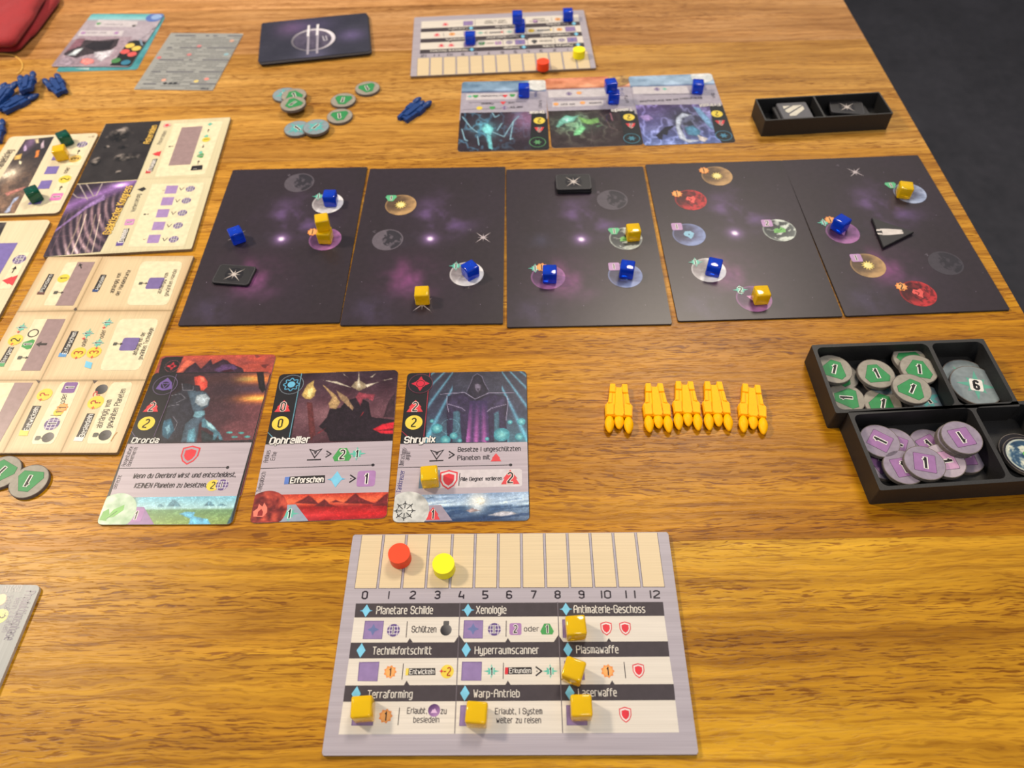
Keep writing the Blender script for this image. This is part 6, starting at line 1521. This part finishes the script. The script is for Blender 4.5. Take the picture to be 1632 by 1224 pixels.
for i, (x, y, r_, z, tl, lb, g) in enumerate(((661, 172.5, 147, 0, (0, 0), 'single dark blue spaceship beyond the system cards', None), (88, 133, 216, .001, (0, 4), 'rightmost blue spaceship of the pile, nose pointing right', gsb),
        (42, 129, 201, .0045, (4, 6), 'blue spaceship lying across the others in the pile', gsb), (29, 160, 150, .0005, (2, -3), 'blue spaceship nearest the viewer in the pile', gsb), (5, 148, 173, .003, (-4, 8), 'blue spaceship cut by the left edge, upper in the pile', gsb), (-9, 208, 200, 0, (0, 0), 'blue spaceship almost wholly outside the left edge', gsb))):
    o = bs if i == 0 else copy_tree(bs); place_ship(o, x, y, r_, lb, group=g, z=z, tilt=tl)

# ================================================================== red felt bag, and the golden arc on the wood
def felt_layer(pts, z0, z1, name, parent, seed):
    """soft flattened layer: outline filled with a fine grid, puffed, wrinkled"""
    from mathutils.geometry import delaunay_2d_cdt
    poly = [Vector((x, y)) for x, y in pts]
    n = len(poly); dense = []
    for i in range(n):
        a, b = poly[i], poly[(i+1) % n]; k = max(2, int((b-a).length / .006))
        dense += [a.lerp(b, j/k) for j in range(k)]
    xs = [p.x for p in poly]; ys_ = [p.y for p in poly]; extra = []
    def inside(q):
        r_ = False; j = n-1
        for i in range(n):
            if (poly[i].y > q.y) != (poly[j].y > q.y) and q.x < (poly[j].x-poly[i].x)*(q.y-poly[i].y)/(poly[j].y-poly[i].y)+poly[i].x: r_ = not r_
            j = i
        return r_
    def dist(q):
        d = 1
        for i in range(n):
            a, b = poly[i], poly[(i+1) % n]; t = max(0, min(1, (q-a).dot(b-a)/max((b-a).length_squared, 1e-12))); d = min(d, (a + (b-a)*t - q).length)
        return d
    st = .0035; x = min(xs)
    while x < max(xs):
        y = min(ys_)
        while y < max(ys_):
            q = Vector((x, y))
            if inside(q) and dist(q) > .0014: extra.append(q)
            y += st
        x += st
    for d_ in (.0008,):
        pass
    vs = dense + extra; es = [(i, (i+1) % len(dense)) for i in range(len(dense))]
    out = delaunay_2d_cdt(vs, es, [list(range(len(dense)))], 1, 1e-7)
    bm = bmesh.new(); T_ = []; B_v = []
    for v in out[0]:
        d = dist(v); k = min(1, d/.007); puff = math.sqrt(max(0, 1-(1-k)**2))
        w_ = mnoise.noise(Vector((v.x*28, v.y*28, seed)))*.0022 + mnoise.noise(Vector((v.x*90, v.y*60, seed+4)))*.0007
        zm = (z0+z1)/2; T_.append(bm.verts.new((v.x, v.y, zm + (z1-zm)*puff + w_*puff))); B_v.append(bm.verts.new((v.x, v.y, zm - (zm-z0)*puff - 1e-5)))
    for f_ in out[2]:
        if len(set(f_)) < 3: continue
        bm.faces.new([T_[i] for i in f_]); bm.faces.new([B_v[i] for i in reversed(f_)])
    bm.normal_update(); bmesh.ops.remove_doubles(bm, verts=bm.verts, dist=2e-5)
    return link(name, bm_mesh(name, bm, True), M_FELT, parent)
Bp = lambda x, y, z: back(x, y, z)
bagroot = empty('felt_bag', tuple(Bp(-40, 30, 0))[:2] + (0,))
tag(bagroot, 'dark red felt bag folded over itself at the far left corner', 'bag')
org = bagroot.location
def rel(pts, z): return [((Bp(x, y, z) - org).x, (Bp(x, y, z) - org).y) for x, y in pts]
felt_layer(rel([(-230, -60), (88, -60), (96, 3), (62, 48), (34, 76), (22, 82), (-230, 84)], .003), 0, .0068, 'lower_layer', bagroot, 3.0)
felt_layer(rel([(-230, -70), (78, -70), (72, -4), (52, 30), (27, 64), (18, 71), (-230, 70)], .011), .0068, .0138, 'upper_layer', bagroot, 9.0)
pts = [Bp(x, y, .0005) - org for x, y in ((-60, 92), (-20, 86), (5, 86), (22, 89), (32, 96), (36, 104), (34, 112), (28, 118))]
sm = []
for i in range(len(pts) - 1):
    p0, p1_, p2_, p3_ = pts[max(i-1, 0)], pts[i], pts[i+1], pts[min(i+2, len(pts)-1)]
    for j in range(6):
        u = j / 6; sm.append(.5*((2*p1_) + (p2_-p0)*u + (2*p0-5*p1_+4*p2_-p3_)*u*u + (3*p1_-p0-3*p2_+p3_)*u**3))
sm.append(pts[-1]); bm = bmesh.new(); rings_ = []
for i, q in enumerate(sm):
    d = (sm[min(i+1, len(sm)-1)] - sm[max(i-1, 0)]).normalized(); n_ = Vector((-d.y, d.x, 0))
    rings_.append([bm.verts.new((q.x + n_.x*.0005*math.cos(a), q.y + n_.y*.0005*math.cos(a), .0005 + .0005*math.sin(a))) for a in [k*math.pi/4 for k in range(8)]])
for r1, r2 in zip(rings_, rings_[1:]):
    for k in range(8): bm.faces.new((r1[k], r1[(k+1) % 8], r2[(k+1) % 8], r2[k]))
bm.faces.new(rings_[0][::-1]); bm.faces.new(rings_[-1])
co = link('golden_arc', bm_mesh('golden_arc', bm, True), M_ARC, bagroot)  # added tube in place of the light ring arc on the wood
co['label'] = 'thin golden arc'
